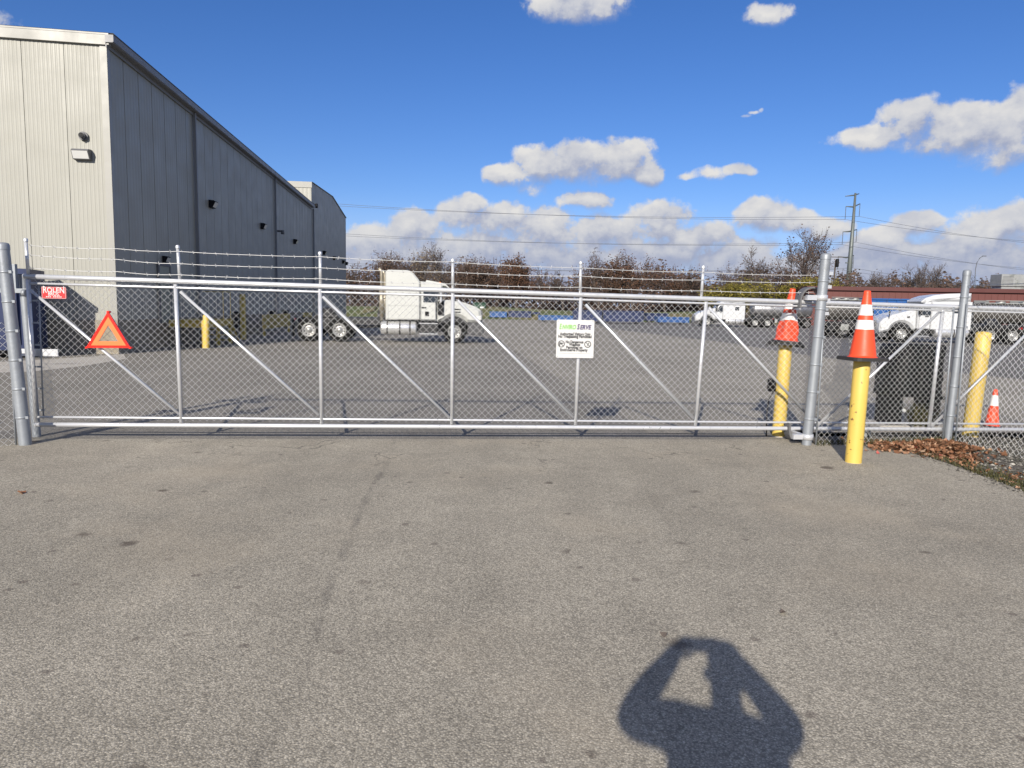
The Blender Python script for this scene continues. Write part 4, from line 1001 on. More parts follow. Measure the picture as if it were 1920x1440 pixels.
# ------------------------------------------------------------------ bollards and cones
def cone(base, top, hb, label, group='traffic cones', rb=.137, rt_=.032, bands=((.42, .56), (.63, .79)), sq=.205, crumple=0.0, yaw=.3, wide=1.0, base_h=.035):
    """base, top: ends of the axis"""
    h = (top-base).length; o = empty('traffic_cone', base, label, 'traffic cone', group)
    q = lean(Vector((0, 0, 0)), top-base) @ Matrix.Rotation(yaw, 4, 'Z')
    def df(p, a):
        if not crumple: return p
        t = p.z/h; k = crumple*math.exp(-((t-.30)/.16)**2)
        return Vector((p.x*(1-k*.55*math.sin(3*a+1)) + crumple*.10*math.sin(5*t+.5)*h*.25, p.y*(1-k*.5*math.cos(2*a)), p.z + k*.05*h*math.sin(2*a+.6)))
    R = lambda t: rb+(rt_-rb)*t
    mb = MB(); prof = [(R(i/24), base_h+(h-base_h)*i/24) for i in range(24)]; prof += [(R(.96), h-.012), (R(1)*.9, h), (R(1)*.55, h-.002), (R(1)*.5, h-.03)]
    mb.lathe([(R(0)+.02, base_h-.004), (R(0)+.008, base_h+.006)] + prof, 36, q, deform=df); mb.build('body', M['orange'], o)
    for (t0, t1) in bands:
        mb = MB(); n = 6; mb.lathe([(R(t0+(t1-t0)*i/n)+.0025, base_h+(h-base_h)*(t0+(t1-t0)*i/n)) for i in range(n+1)], 36, q, deform=df); mb.build('collar', M['reflect'], o)
    mb = MB(); n = 40; vs = []
    for z in (0, base_h):
        for k in range(n):
            a = 2*math.pi*k/n; c, s = math.cos(a), math.sin(a); e = 7.0; rr = sq/((abs(c)**e+abs(s)**e)**(1/e))
            sag = -(.07*crumple)*(rr/sq)**2*abs(math.cos(a*1.0+.5)); vs.append(q @ Vector((rr*c*(1 if z == 0 else .97), rr*s*(1 if z == 0 else .97), z+sag)))
    mb.quadlist(vs, [list(range(n))[::-1], list(range(n, 2*n))] + [(k, (k+1) % n, n+(k+1) % n, n+k) for k in range(n)]); mb.build('base', M['rubber'], o)
    return o
b1 = ground(1599.5, 868); t1 = up_from(b1, 1617, 672)
bollard('bollard', b1, t1, .085, M['rust_chip'], 'yellow bollard with chipped paint under an upright cone, in front of the fence', 'yellow bollards')
ct = up_from(b1, 1626.5, 545)
cone(t1+(t1-b1).normalized()*-.02, ct, 0, 'upright orange cone with two white bands on the front yellow bollard', yaw=.15)
b2 = ground(1459.5, 818); t2 = up_from(b2, 1473.5, 640)
bollard('bollard', b2, t2, .084, M['yellow'], 'yellow bollard behind the gate mesh, under the crumpled cone', 'yellow bollards')
cone(t2+(t2-b2).normalized()*-.02, up_from(b2, 1487, 541), 0, 'crumpled sagging orange cone with scuffed bands on the bollard behind the gate', crumple=.5, yaw=.9, bands=((.38, .52), (.60, .74)))
b3 = ground(1818, 819); t3 = up_from(b3, 1845, 621)
bollard('bollard', b3, t3, .098, M['yellow'], 'yellow bollard without a cone behind the fence, beside the small cone on the asphalt', 'yellow bollards')
b4 = ground(1859, 800); cone(b4, up_from(b4, 1867, 730), 0, 'small orange cone standing on the asphalt beside the right bollard', rb=.095, rt_=.026, bands=((.55, .84),), sq=.12, yaw=.6, base_h=.02)
# little black lock box on the bollard behind the gate
p = at(1447, 722, b2.y-.02); LB = empty('key_box', (p.x, p.y, p.z-.1), 'small black box with hanging cable beside the bollard behind the gate', 'control box')
mb = MB(); mb.box((0, 0, .1), (.10, .07, .17), bev=.015); mb.build('case', M['black'], LB)
mb = MB(); mb.tube([(.03, 0, .02), (-.03, 0, -.1), (-.035, .02, -.3), (-.02, .03, -.6)], .009, 6); mb.build('cable', M['rubber'], LB)
mb = MB(); mb.box((.07, .03, .08), (.08, .03, .04)); mb.build('bracket', M['galv_dull'], LB)

# gate operator wrapped in black
o_ = ground(1702, 803); GO = empty('gate_operator', (o_.x, o_.y, 0), 'black covered gate operator on black legs behind the fence', 'gate operator')
k = (at(1745, 803, o_.y).x-at(1655, 803, o_.y).x); zt_ = at(1702, 645, o_.y).z; zb_ = at(1702, 742, o_.y).z
q = Matrix.Rotation(rad(3.0), 3, 'Y')
def sagbox(mb, cx, cy, z0, z1, w, d, n=9, seed=1):
    rr = random.Random(seed); vs = []; ring = []
    for j in range(n):
        t = j/(n-1); z = z0+(z1-z0)*t
        for (x, y) in [(-1, -1), (-.35, -1.02), (.1, -.97), (.5, -1.03), (1, -1), (1.02, 0), (1, 1), (0, 1.02), (-1, 1), (-1.02, 0)]:
            s = 1-.07*t; vs.append((cx+x*w/2*s+rr.uniform(-.012, .012)+.05*t*z1*.5, cy+y*d/2*s+rr.uniform(-.012, .012), z+rr.uniform(-.008, .008)))
    fs = [(j*10+k, j*10+(k+1) % 10, (j+1)*10+(k+1) % 10, (j+1)*10+k) for j in range(n-1) for k in range(10)] + [list(range((n-1)*10, n*10)), list(range(10))[::-1]]
    mb.quadlist(vs, fs, 0, True)
mb = MB(); sagbox(mb, 0, .1, zb_, zt_, k, .55); mb.build('cover', M['black'], GO)
mb = MB(); mb.box((.045*k, -.2, (zb_+zt_)/2), (.012, .02, zt_-zb_-.06)); mb.build('seam_flap', M['rubber'], GO)
for (x, w) in ((-.24, .22), (.30, .20)):
    mb = MB(); mb.box((x*k/.68, .1, zb_/2), (w, .35, zb_), bev=.01); mb.build('leg', M['black'], GO)
mb = MB(); mb.box((-.56*k, .0, zb_+.10), (.12, .14, .14), bev=.02); mb.build('limit_box', M['black'], GO)
mb = MB(); mb.box((.62*k, .05, zb_-.03), (.20, .05, .05)); mb.build('arm', M['black'], GO)
mb = MB(); mb.lathe([(.001, .03), (.02, .022), (.03, 0), (.02, -.022), (.001, -.03)], 10, Matrix.Translation((-.13, -.10, zb_-.2))); mb.build('lock', M['sign_white'], GO)
mb = MB(); mb.box((0, .1, .03), (1.0, .6, .06)); mb.build('plinth', M['concrete'], GO)
o_ = ground(1624, 826); o = empty('junction_box', (o_.x, o_.y+.1, 0), 'small grey conduit box at ground level right of the front bollard', 'junction box')
mb = MB(); mb.box((0, 0, .09), (.09, .07, .12), bev=.01); mb.tube([(0, 0, 0), (0, 0, .03)], .025, 8); mb.build('box', M['hvac'], o)
mb = MB(); mb.tube([(0, .02, .15), (.01, .03, .19), (.05, .03, .21), (.10, .03, .15), (.12, .03, 0)], .015, 8); mb.build('conduit', M['galv_dull'], o)

# ------------------------------------------------------------------ leaves, gravel and weeds on the verge
def leaf(mb, p, s, rr):
    a = rr.uniform(0, 6.28); t = rr.uniform(-.7, .7); M3 = rz(a) @ Matrix.Rotation(t, 3, 'X') @ Matrix.Rotation(rr.uniform(-.5, .5), 3, 'Y')
    c = rr.uniform(.1, .45)*s
    vs = [(-s*.5, 0, c), (-s*.2, -s*.32, 0), (s*.2, -s*.28, 0), (s*.55, 0, c*.8), (s*.2, s*.28, 0), (-s*.2, s*.32, 0)]
    mb.quadlist([M3 @ Vector(v) + p for v in vs], [(0, 1, 2), (0, 2, 3), (0, 3, 4), (0, 4, 5)][:0] + [(0, 1, 5), (1, 2, 4, 5), (2, 3, 4)])
rr = random.Random(11)
mb = MB(); piles = [((1690, 842), .5, 300, .04), ((1732, 846), .55, 620, .08), ((1775, 846), .48, 640, .10), ((1795, 860), .32, 260, .04), ((1660, 836), .3, 80, .02), ((1760, 838), .5, 380, .07)]
for ((px, py), r, n, h) in piles:
    c = ground(px, py)
    for _ in range(n):
        a = rr.uniform(0, 6.28); d = r*abs(rr.gauss(0, .52)); z = max(0, h*math.exp(-(d/r*1.5)**2))*rr.uniform(.1, 1)
        leaf(mb, Vector((c.x+d*math.cos(a)*1.0, c.y+d*math.sin(a)*.55, .018+z)), rr.uniform(.028, .095), rr)
for _ in range(170):
    t = rr.random(); i = min(len(E)-3, int(t*6)+1); p = E[i].lerp(E[i+1], rr.random()) + Vector((rr.uniform(.0, .55), rr.uniform(0, .4), 0)); leaf(mb, Vector((p.x, p.y, .02)), rr.uniform(.03, .07), rr)
tag(mb.build('fallen_leaves', M['litter']), 'heap of dry orange brown leaves at the foot of the thin fence post', 'leaves', kind='stuff')
def pebble(mb, p, s, rr):
    vs = [Vector((x, y, z))*s*rr.uniform(.65, 1.1) for (x, y, z) in ((1, 0, 0), (-1, 0, 0), (0, 1, 0), (0, -1, 0), (0, 0, .7), (0, 0, -.5))]
    m3 = rz(rr.uniform(0, 6)) ; mb.quadlist([m3 @ v + p for v in vs], [(0, 2, 4), (2, 1, 4), (1, 3, 4), (3, 0, 4), (2, 0, 5), (1, 2, 5), (3, 1, 5), (0, 3, 5)])
mb = MB()
def edge_x(y):                                             # driveway edge as x(y)
    ps = sorted([(p.y, p.x) for p in E[1:]]); return float(np.interp(y, [p[0] for p in ps], [p[1] for p in ps]))
for _ in range(9000):
    y = rr.uniform(5.2, P2.y+.5); x = rr.uniform(3.7, 8.2)
    if x < edge_x(y)+.04 : continue
    if y > P2.y+.2 and x < P2.x-.9 and rr.random() < .8: continue
    near = (x-edge_x(y)) < .35
    if near and rr.random() < .75: continue
    pebble(mb, Vector((x, y, .012)), rr.choice((.009, .013, .018, .026)), rr)
for _ in range(500): p = E[rr.randint(1, 7)]; q = p.lerp(E[min(8, E.index(p)+1)], rr.random()); pebble(mb, Vector((q.x+rr.gauss(0, .08), q.y+rr.gauss(0, .05), .014)), rr.choice((.006, .009, .014)), rr)
tag(mb.build('gravel', M['stone']), 'loose grey gravel of the verge under the right hand fence', 'gravel', kind='stuff')
mb = MB()
def blade(mb, p, h, w, rr):
    a = rr.uniform(0, 6.28); d = Vector((math.cos(a), math.sin(a), 0)); e = Vector((-d.y, d.x, 0))*w; l = d*h*rr.uniform(.2, .9)
    mb.quadlist([p-e, p+e, p+l*.5+wz*h*.6+e*.7, p+l*.5+wz*h*.6-e*.7, p+l+wz*h*.85], [(0, 1, 2, 3), (3, 2, 4)])
for _ in range(2600):
    i = rr.randint(2, 7); p = E[i].lerp(E[i+1], rr.random()) + Vector((abs(rr.gauss(.10, .14)), abs(rr.gauss(.08, .10)), 0)); blade(mb, Vector((p.x, p.y, .005)), rr.uniform(.015, .05), .004, rr)
for _ in range(500):
    t = rr.random(); p = FPf(t*(P2-PR).length, 0) + gn*rr.gauss(0, .05); blade(mb, Vector((p.x, p.y, .01)), rr.uniform(.03, .10), .004, rr)
for _ in range(260): p = at(rr.uniform(1708, 1738), rr.uniform(770, 806), 10.0); p.z = 0; blade(mb, Vector((p.x, p.y+rr.uniform(-.1, .1), .01)), rr.uniform(.15, .48), .006, rr)
tag(mb.build('weeds', M['weed']), 'low moss and weeds along the curved driveway edge', 'weeds', kind='stuff')
# a few stray dry leaves on the drive, each lying by itself
for (px, py, s, lab) in ((40, 925, .09, 'lone tan leaf on the driveway near the left photo edge'), (1246, 1192, .045, 'tiny dark leaf at the tip of the photographer shadow'), (1468, 1150, .05, 'small dark leaf on the driveway right of the photographer shadow')):
    mb = MB(); leaf(mb, Vector((0, 0, .006)), s, rr); o = mb.build('fallen_leaf', M['litter'] if s > .08 else M['bark']); p = ground(px, py, .01); o.location = p; tag(o, lab, 'leaf', 'stray leaves on the driveway')

# ------------------------------------------------------------------ red building, roof unit, lamp
Yb = 96.0
def strip_box(px0, px1, py_top, Y, depth, z0=0.0):
    a = at(px0, py_top, Y); b = at(px1, py_top, Y); return a.x, b.x, a.z
x0 = at(1515, 560, Yb).x; x1 = at(2300, 560, Yb).x; zr = at(1700, 540, Yb).z
RB = empty('red_building', (x0, Yb, 0), 'long low maroon metal building behind the parked trucks and tank trailers', 'building')
LW = x1-x0; yawb = rad(-5.5)
RB.rotation_euler.z = yawb
mb = MB(); mb.quadlist([(0, 0, 0), (LW, 0, 0), (LW, 0, zr-.55), (0, 0, zr-.55), (0, 22, 0), (0, 22, zr-.55), (LW, 22, 0), (LW, 22, zr-.55)], [(0, 1, 2, 3), (4, 0, 3, 5), (1, 6, 7, 2), (6, 4, 5, 7)])
k = 0.0
while k < LW: mb.box((k, -.02, (zr-.6)/2), (.06, .05, zr-.62)); k += .8
mb.build('wall', M['redwall'], RB)
mb = MB(); mb.prism([(-.3, zr-.50), (LW+.3, zr-.50), (LW+.3, zr+.02), (-.3, zr+.02)], -.35, 22.3); mb.build('roof', mat('maroon_fascia', (.085, .026, .022), .5, 0, .1, .3), RB)
for q, w in ((at(1822, 560, Yb).x-x0, 1.9), (at(1870, 560, Yb).x-x0+1.4, 2.6), (at(1905, 560, Yb).x-x0+3, 3.0), (at(1600, 560, Yb).x-x0, 3.0)):
    mb = MB(); mb.box((q, -.09, 1.9), (w, .06, 3.6)); d_ = mb.build('door', M['greydoor'], RB)
    mb = MB()
    for zz in (.6, 1.2, 1.8, 2.4, 3.0): mb.box((q, -.125, zz), (w, .01, .04))
    mb.build('panel_seam', M['grey_plastic'], d_)
Yh = Yb+3
a = at(1866, 537, Yh); b = at(1913, 537, Yh); h = at(1890, 515, Yh).z - a.z
RU = empty('roof_unit', ((a.x+b.x)/2, Yh, a.z-.5), 'grey ventilation unit sitting on the maroon building roof', 'ventilation unit')
w = b.x-a.x
mb = MB(); mb.box((0, 0, .5+h/2), (w, 2.4, h), bev=.05); mb.box((0, 0, .25), (w*.9, 2.0, .6)); mb.build('casing', M['hvac'], RU)
mb = MB()
for k in range(7): mb.box((-w*.25, -1.215, .5+h*(.15+.11*k)), (w*.42, .03, .05))
mb.build('louvre', M['grey_plastic'], RU)
mb = MB(); mb.box((w*.25, -1.21, .5+h/2), (w*.36, .03, h*.7)); mb.build('access_panel', M['hvac'], RU)
Yl = 130.0; p0 = at(1827, 560, Yl); P_ = [at(x, y, Yl) for (x, y) in ((1828, 548), (1828, 525), (1829, 505), (1832, 492), (1837, 484), (1843, 480))]
SL = empty('street_lamp', (p0.x, Yl, 0), 'thin curved lamp pole rising behind the maroon building', 'street lamp')
mb = MB(); mb.tube([Vector((P_[0].x, Yl, 0))] + P_, .06, 6); mb.build('pole', M['insul'], SL, True)
mb = MB(); mb.box(P_[-1] + Vector((.25, 0, .0)), (.7, .25, .12), bev=.03); mb.build('lamp_head', M['insul'], SL, True)

# ------------------------------------------------------------------ pylon, utility pole and the lines
Yt = 205.0
tb = at(1586, 588, Yt); tb.z = 0; tt = at(1604, 362, Yt)
PY = empty('power_pylon', tb, 'tall tapering steel transmission pole with four bent cross arms', 'pylon')
mb = MB(); mb.tube([tb, tb.lerp(tt, .5), tt], .5, 12, rad_list=[.95, .62, .27]); mb.build('mast', M['steelpole'], PY, True)
ARM = [((1579, 370), (1602, 366), (1617, 361), False), ((1580, 389), (1600, 388), (1619, 380), True), ((1574.5, 436), (1592.5, 434), (1613, 429), True), ((1566, 482), (1587, 483), (1607, 478), True)]
ENDS = []
for (l, c, r_, ins) in ARM:
    L_, C_, R_ = at(*l, Yt), at(*c, Yt), at(*r_, Yt); L_.y -= 2; R_.y += 2
    mb = MB(); mb.tube([L_, C_, R_], .13, 6, rad_list=[.12, .22, .12]); ar = mb.build('cross_arm', M['steelpole'], PY, True)
    if ins:
        for e in (L_, R_):
            d = 3.55; mb = MB(); n = 12
            mb.tube([e, e-wz*d], .07, 5)
            for k in range(n): z = e.z-.3-(d-.6)*k/n; mb.lathe([(.05, .08), (.15, 0), (.05, -.03)], 8, Matrix.Translation((e.x, e.y, z)))
            mb.build('insulator', M['insul'], PY, True); ENDS.append(e-wz*d)
    else: ENDS += [L_, R_]
mb = MB(); p = at(1592, 493, Yt); mb.box(p, (2.0, .4, .3)); mb.build('bracket', M['steelpole'], PY, True)
FARL = [(300, 330), (300, 331), (300, 354), (300, 362), (300, 412), (300, 420), (300, 470), (300, 477)]
FARR = [(2250, 420), (2250, 428), (2250, 455), (2250, 470), (2250, 510), (2250, 524), (2250, 545), (2250, 552)]
LABW = ['topmost ground wire, front', 'topmost ground wire, rear', 'upper conductor nearer the viewer', 'upper conductor behind', 'middle conductor nearer the viewer', 'middle conductor behind', 'lowest conductor nearer the viewer', 'lowest conductor behind']
for i, e in enumerate(ENDS):
    if i < 2: continue
    mb = MB()
    for (fx, fy), Yf, sag in ((FARL[i], 215, 2.6), (FARR[i], 250, 3.0)):
        q = at(fx, fy, Yf+(i % 2)*4); pts = []
        for k in range(31): t = k/30; p = e.lerp(q, t); p.z -= sag*4*t*(1-t); pts.append(p)
        mb.tube(pts, .045, 4)
    tag(mb.build('power_line', M['cable']), LABW[i] + ' strung through the steel pylon', 'power line', 'power lines across the sky')
Yp = 118.0; a = at(1560, 560, Yp); tp = at(1567, 488, Yp)
UP = empty('utility_pole', (a.x, Yp, 0), 'thin dark utility pole with black transformer just right of the gate post top', 'utility pole')
mb = MB(); mb.tube([Vector((a.x, Yp, 0)), Vector((tp.x, Yp, tp.z))], .13, 8); mb.build('pole', M['wood'], UP, True)
mb = MB(); p = at(1567, 494, Yp); mb.lathe([(.001, .75), (.24, .7), (.27, .5), (.27, -.45), (.22, -.6), (.001, -.62)], 12, Matrix.Translation(p + Vector((.1, -.3, 0)))); mb.build('transformer', M['black'], UP, True)
mb = MB(); p = at(1566, 482, Yp); mb.box(p, (2.4, .12, .12)); mb.box(at(1598, 515, Yp), (2.6, .1, .1)); mb.build('cross_arm', M['wood'], UP, True)
mb = MB(); mb.tube([at(1563, 511, Yp), at(1584, 514, Yp), at(1620, 518, Yp)], .03, 4); mb.build('drop_line', M['cable'], UP, True)

# ------------------------------------------------------------------ trees
class Tree:
    def __init__(s, seed): s.rr = random.Random(seed); s.tr = MB(); s.cr = MB(); s.tips = []
    def branch(s, p, d, L, r, lev, maxlev, spread, upb):
        rr = s.rr; n = 4 if lev < 2 else 3 if lev < 3 else 2; pts = [p]; rs = [r]
        for i in range(n):
            d = (d + Vector((rr.gauss(0, 1), rr.gauss(0, 1), rr.gauss(0, 1)))*(.10 if lev == 0 else .20) + wz*upb*(0 if lev == 0 else .12)).normalized()
            p = p + d*(L/n); pts.append(p); rs.append(r*(1-(.35 if lev == 0 else .62)*(i+1)/n))
        (s.tr if lev < 2 else s.cr).tube(pts, r, 7 if lev == 0 else 5 if lev == 1 else 3, 0, False, True, rs)
        if lev >= maxlev: s.tips.append((pts[-1], d)); s.tips.append((pts[-2], d)); return
        k = {0: 6, 1: 6, 2: 6, 3: 4}.get(lev, 3)
        for j in range(k):
            t = (.45 if lev == 0 else .22) + (.55 if lev == 0 else .78)*(j+rr.random()*.8)/k
            x = t*n; i = min(n-1, int(x)); q = pts[i].lerp(pts[i+1], x-i); dd = (pts[i+1]-pts[i]).normalized()
            a, b = basis(dd); an = rr.uniform(0, 6.28); sp = spread*rr.uniform(.6, 1.2); v = dd*math.cos(sp)+(a*math.cos(an)+b*math.sin(an))*math.sin(sp)
            ll = L*(.95 if lev == 0 else .60)*((1.1-.25*t) if lev == 0 else (1.15-.5*t))*rr.uniform(.75, 1.2); s.branch(q, v, ll, max(.028, rs[i]*(.50 if lev == 0 else .55)), lev+1, maxlev, spread*1.05, upb)
        s.branch(pts[-1], d, L*(.8 if lev == 0 else .5), rs[-1], lev+1, maxlev, spread, upb)
def tree(px, pyb, pyt, Y, seed, label, wmul=1.0, leaves=0, lm=None, spread=.75, bark='bark', upb=1.0, lsize=.30, maxlev=4, thick=1.0, kind='tree', nm='bare_tree', lean_=0.0, trunk=.42):
    b = at(px, pyb, Y); b.z = 0; H = at(px, pyt, Y).z
    T = Tree(seed); T.branch(Vector((0, 0, 0)), Vector((lean_, 0, 1)).normalized(), H*trunk, H*.020*thick, 0, maxlev, spread, upb)
    zz_ = sorted(v[2] for v in T.cr.v); f = H/zz_[int(len(zz_)*.985)]
    for mb in (T.tr, T.cr): mb.v = [(v[0]*f*wmul, v[1]*f*wmul, v[2]*f) for v in mb.v]
    rr = T.rr; tips = [(Vector((p.x*f*wmul, p.y*f*wmul, p.z*f)), d) for p, d in T.tips]
    L = MB()
    for _ in range(int(leaves*3)):
        p, d = rr.choice(tips); p = p + Vector((rr.gauss(0, .55), rr.gauss(0, .55), rr.gauss(0, .4)))
        a = Vector((rr.gauss(0, 1), rr.gauss(0, 1), rr.gauss(0, 1))).normalized(); x, y = basis(a); s = lsize*rr.uniform(.4, 1.15)
        if p.z > .4: L.quadlist([p-x*s*.5, p-y*s*.35, p+x*s*.5, p+y*s*.35], [(0, 1, 2, 3)], 1)
    o = empty(nm, b, label, kind)
    T.tr.build('trunk', M[bark], o)
    c = T.cr; c.quadlist(L.v, L.f, 1); c.build('crown', [M['twig'], M[lm] if lm else M['twig']], o)
    return o
tree(657, 590, 500, 128, 1, 'narrow brownish bare tree hugging the far warehouse corner', .7, 500, 'leaf_brown')
tree(704, 590, 481, 132, 2, 'dark bare tree between the far warehouse and the white sleeper roof, first of two', .95, 1100, 'leaf_brown')
tree(742, 590, 478, 140, 3, 'dark bare tree rising directly over the exhaust stack of the tractor', .95, 700, 'leaf_brown')
tree(790, 590, 472, 118, 4, 'slim pale tree with sparse tan leaves rising over the white sleeper', .55, 160, 'leaf_tan', bark='bark_grey')
tree(842, 590, 468, 135, 5, 'wide airy bare tree behind the fourth gate barb post', 1.1, 250, 'leaf_brown', maxlev=4, bark='bark_grey')
tree(880, 590, 493, 126, 6, 'dense brown tree right of the airy tree over the tractor hood', 1.0, 1500, 'leaf_brown')
tree(922, 590, 497, 136, 7, 'dark rounded tree beside the russet one, right of the tractor hood', 1.1, 2200, 'leaf_brown')
tree(965, 590, 489, 124, 8, 'dark russet leaved tree ending the dense clump left of centre', 1.05, 2600, 'leaf_rust')
tree(1018, 590, 508, 140, 9, 'small sparse bare tree beside the dark russet one, sky showing behind it', 1.0, 350, 'leaf_rust')
tree(1058, 590, 513, 145, 10, 'smallest sparse bare tree above the white gate sign', 1.1, 150, 'leaf_brown')
tree(1125, 590, 483, 130, 11, 'grey brown tree just right of the fifth barb post', 1.0, 700, 'leaf_brown')
tree(1190, 590, 486, 128, 12, 'broad rust red tree standing in the middle of the skyline', 1.15, 2400, 'leaf_rust')
tree(1248, 590, 503, 138, 13, 'mid brown tree between the rust red tree and the sixth barb post', 1.15, 1200, 'leaf_rust')
tree(1288, 590, 507, 142, 14, 'greyish thin tree left of the sixth barb post', 1.0, 500, 'leaf_brown')
tree(1350, 590, 505, 150, 19, 'low grey tree behind the left end of the olive shrubs', 1.1, 300, 'leaf_brown', bark='bark_grey')
tree(1420, 590, 476, 122, 15, 'rounded bare tree over the olive shrubs, left of the tallest tree', 1.15, 120, 'leaf_brown', bark='bark_grey', spread=.8, maxlev=4, thick=.9)
tree(1482, 590, 436, 118, 16, 'tallest bare tree leaning right with a few brown leaf clusters', .95, 420, 'leaf_brown', bark='bark_grey', spread=.62, lean_=.25, lsize=.35, thick=.9)
for i, (px, pyt, lab, wm) in enumerate(((1640, 512, 'bushy bare tree right of the pylon foot', 1.2), (1690, 504, 'bare grey tree over the maroon roof, first right of the upright cone', 1.1), (1722, 498, 'slanting bare grey tree over the maroon roof beside the fence post', .9), (1752, 500, 'pale bare tree with upright twigs over the domed truck roof', .7), (1785, 522, 'low bare tree just left of the thinner fence post', 1.4))):
    tree(px, 590, pyt, 150+4*i, 30+i, lab, wm, 60, 'leaf_brown', bark='bark_grey', upb=1.6)
def shrub(px, pyt, w, Y, seed, label):
    b = at(px, 590, Y); b.z = 0; H = at(px, pyt, Y).z; rr = random.Random(seed); o = empty('olive_shrub', b, label, 'shrub', 'olive yellow shrubs'); R = w
    mb = MB()
    for k in range(26):
        a = rr.uniform(0, 6.28); d = rr.uniform(0, R*.45); t = Vector((d*2.0*math.cos(a), d*2.0*math.sin(a), H*rr.uniform(.55, .95))); mb.tube([(d*.5*math.cos(a), d*.5*math.sin(a), 0), t*.5+Vector((0, 0, .3)), t], .04, 4, 0, False, True, [.06, .04, .012])
    mb.build('stem', M['bark'], o)
    mb = MB(); lobes = [(rr.uniform(-.75, .75)*R, rr.uniform(-.5, .5)*R, H*rr.uniform(.40, .95), R*rr.uniform(.28, .52)) for _ in range(15)]
    for _ in range(4200):
        x, y, z, r = rr.choice(lobes); a = Vector((rr.gauss(0, 1), rr.gauss(0, 1), rr.gauss(0, 1))).normalized(); p = Vector((x, y, z)) + a*r*(rr.random()**.4); p.z = p.z*.9
        if p.z < .2 or p.z > H: continue
        n = (a+Vector((rr.gauss(0, .6), rr.gauss(0, .6), rr.gauss(0, .6)))).normalized(); u, v = basis(n); s = rr.uniform(.15, .40); mb.quadlist([p-u*s*.5, p-v*s*.22, p+u*s*.5, p+v*s*.22], [(0, 1, 2, 3)])
    mb.build('crown', M['leaf_olive'], o)
for i, (px, pyt, w, Y, lab) in enumerate(((1352, 527, 3.0, 103, 'olive shrub above the sixth barb post, leftmost of the hedge'), (1395, 521, 3.4, 100, 'olive shrub under the rounded bare tree'), (1445, 530, 2.9, 103, 'low olive shrub between two higher ones below the tall bare tree'), (1492, 512, 3.2, 101, 'yellowest olive shrub left of the gate post top'), (1530, 512, 2.9, 103, 'olive shrub directly behind the thick gate post'), (1568, 519, 2.8, 102, 'olive shrub between the gate post and the pylon foot'))): shrub(px, pyt, w, Y, 60+i, lab)
# the wood behind, too dense to tell apart
rr = random.Random(5); mb = MB()
prof = interp([(x, y) for (x, y) in ((560, 528), (650, 520), (720, 511), (800, 512), (870, 501), (960, 500), (1000, 534), (1050, 540), (1105, 514), (1200, 507), (1290, 517), (1330, 540), (1420, 514), (1500, 514), (1600, 526), (1800, 535), (2000, 535))])
for _i in range(44000):
    px = rr.uniform(560, 1990); top = prof(px) + rr.gauss(0, 8) + 8*math.sin(px*.07) + 5*math.sin(px*.19+1); t = rr.random()**(.8 if _i < 30000 else 3.0); py = 584 + (top-584)*t; Y = rr.uniform(150, 172)
    if 975 < px < 1085 and rr.random() < .45: continue
    p = at(px, py, Y)
    if p.z < .2: p.z = .3
    a = Vector((rr.gauss(0, .5), -1, rr.gauss(0, .5))).normalized(); u, v = basis(a); s = rr.uniform(.25, .7)*(1 if _i < 30000 else 1.8); mb.quadlist([p-u*s*.5, p-v*s*.3, p+u*s*.5, p+v*s*.3], [(0, 1, 2, 3)])
for _ in range(700):
    px = rr.uniform(560, 1990); Y = rr.uniform(148, 170); top = prof(px)+rr.gauss(-3, 7); a = at(px, 572, Y); b = at(px+rr.gauss(0, 3), top, Y); a.z = 0; mb.tube([a, b], .08, 3, 0, False, True, [.12, .03])
tag(mb.build('woodland', M['wood_mass']), 'far brown autumn wood closing the lot behind the single trees', 'woodland', kind='stuff')

# ------------------------------------------------------------------ the photographer, standing at the camera with the sun behind
def skin_body(verts, edges, radii, root=0, sub=2):
    me = bpy.data.meshes.new('body'); me.from_pydata([Vector(v) for v in verts], edges, []); o = bpy.data.objects.new('body', me); C.objects.link(o)
    md = o.modifiers.new('skin', 'SKIN'); sv = me.skin_vertices[0].data
    for i, r in enumerate(radii): sv[i].radius = r if isinstance(r, tuple) else (r, r)
    for i in range(len(radii)): sv[i].use_root = (i == root)
    md.use_smooth_shade = True; s = o.modifiers.new('sub', 'SUBSURF'); s.levels = sub; s.render_levels = sub
    bpy.context.view_layer.update(); dg = bpy.context.evaluated_depsgraph_get(); m2 = bpy.data.meshes.new_from_object(o.evaluated_get(dg)); bpy.data.objects.remove(o); return m2
hx, hy = .055, -.31
LEl, REl = (-.30, -.14, 1.355), (.352, -.14, 1.325)
LSh, RSh = (hx-.20, hy-.02, 1.435), (hx+.165, hy-.02, 1.395)
LWr, RWr = (-.140, -.085, 1.575), (.150, -.085, 1.58)
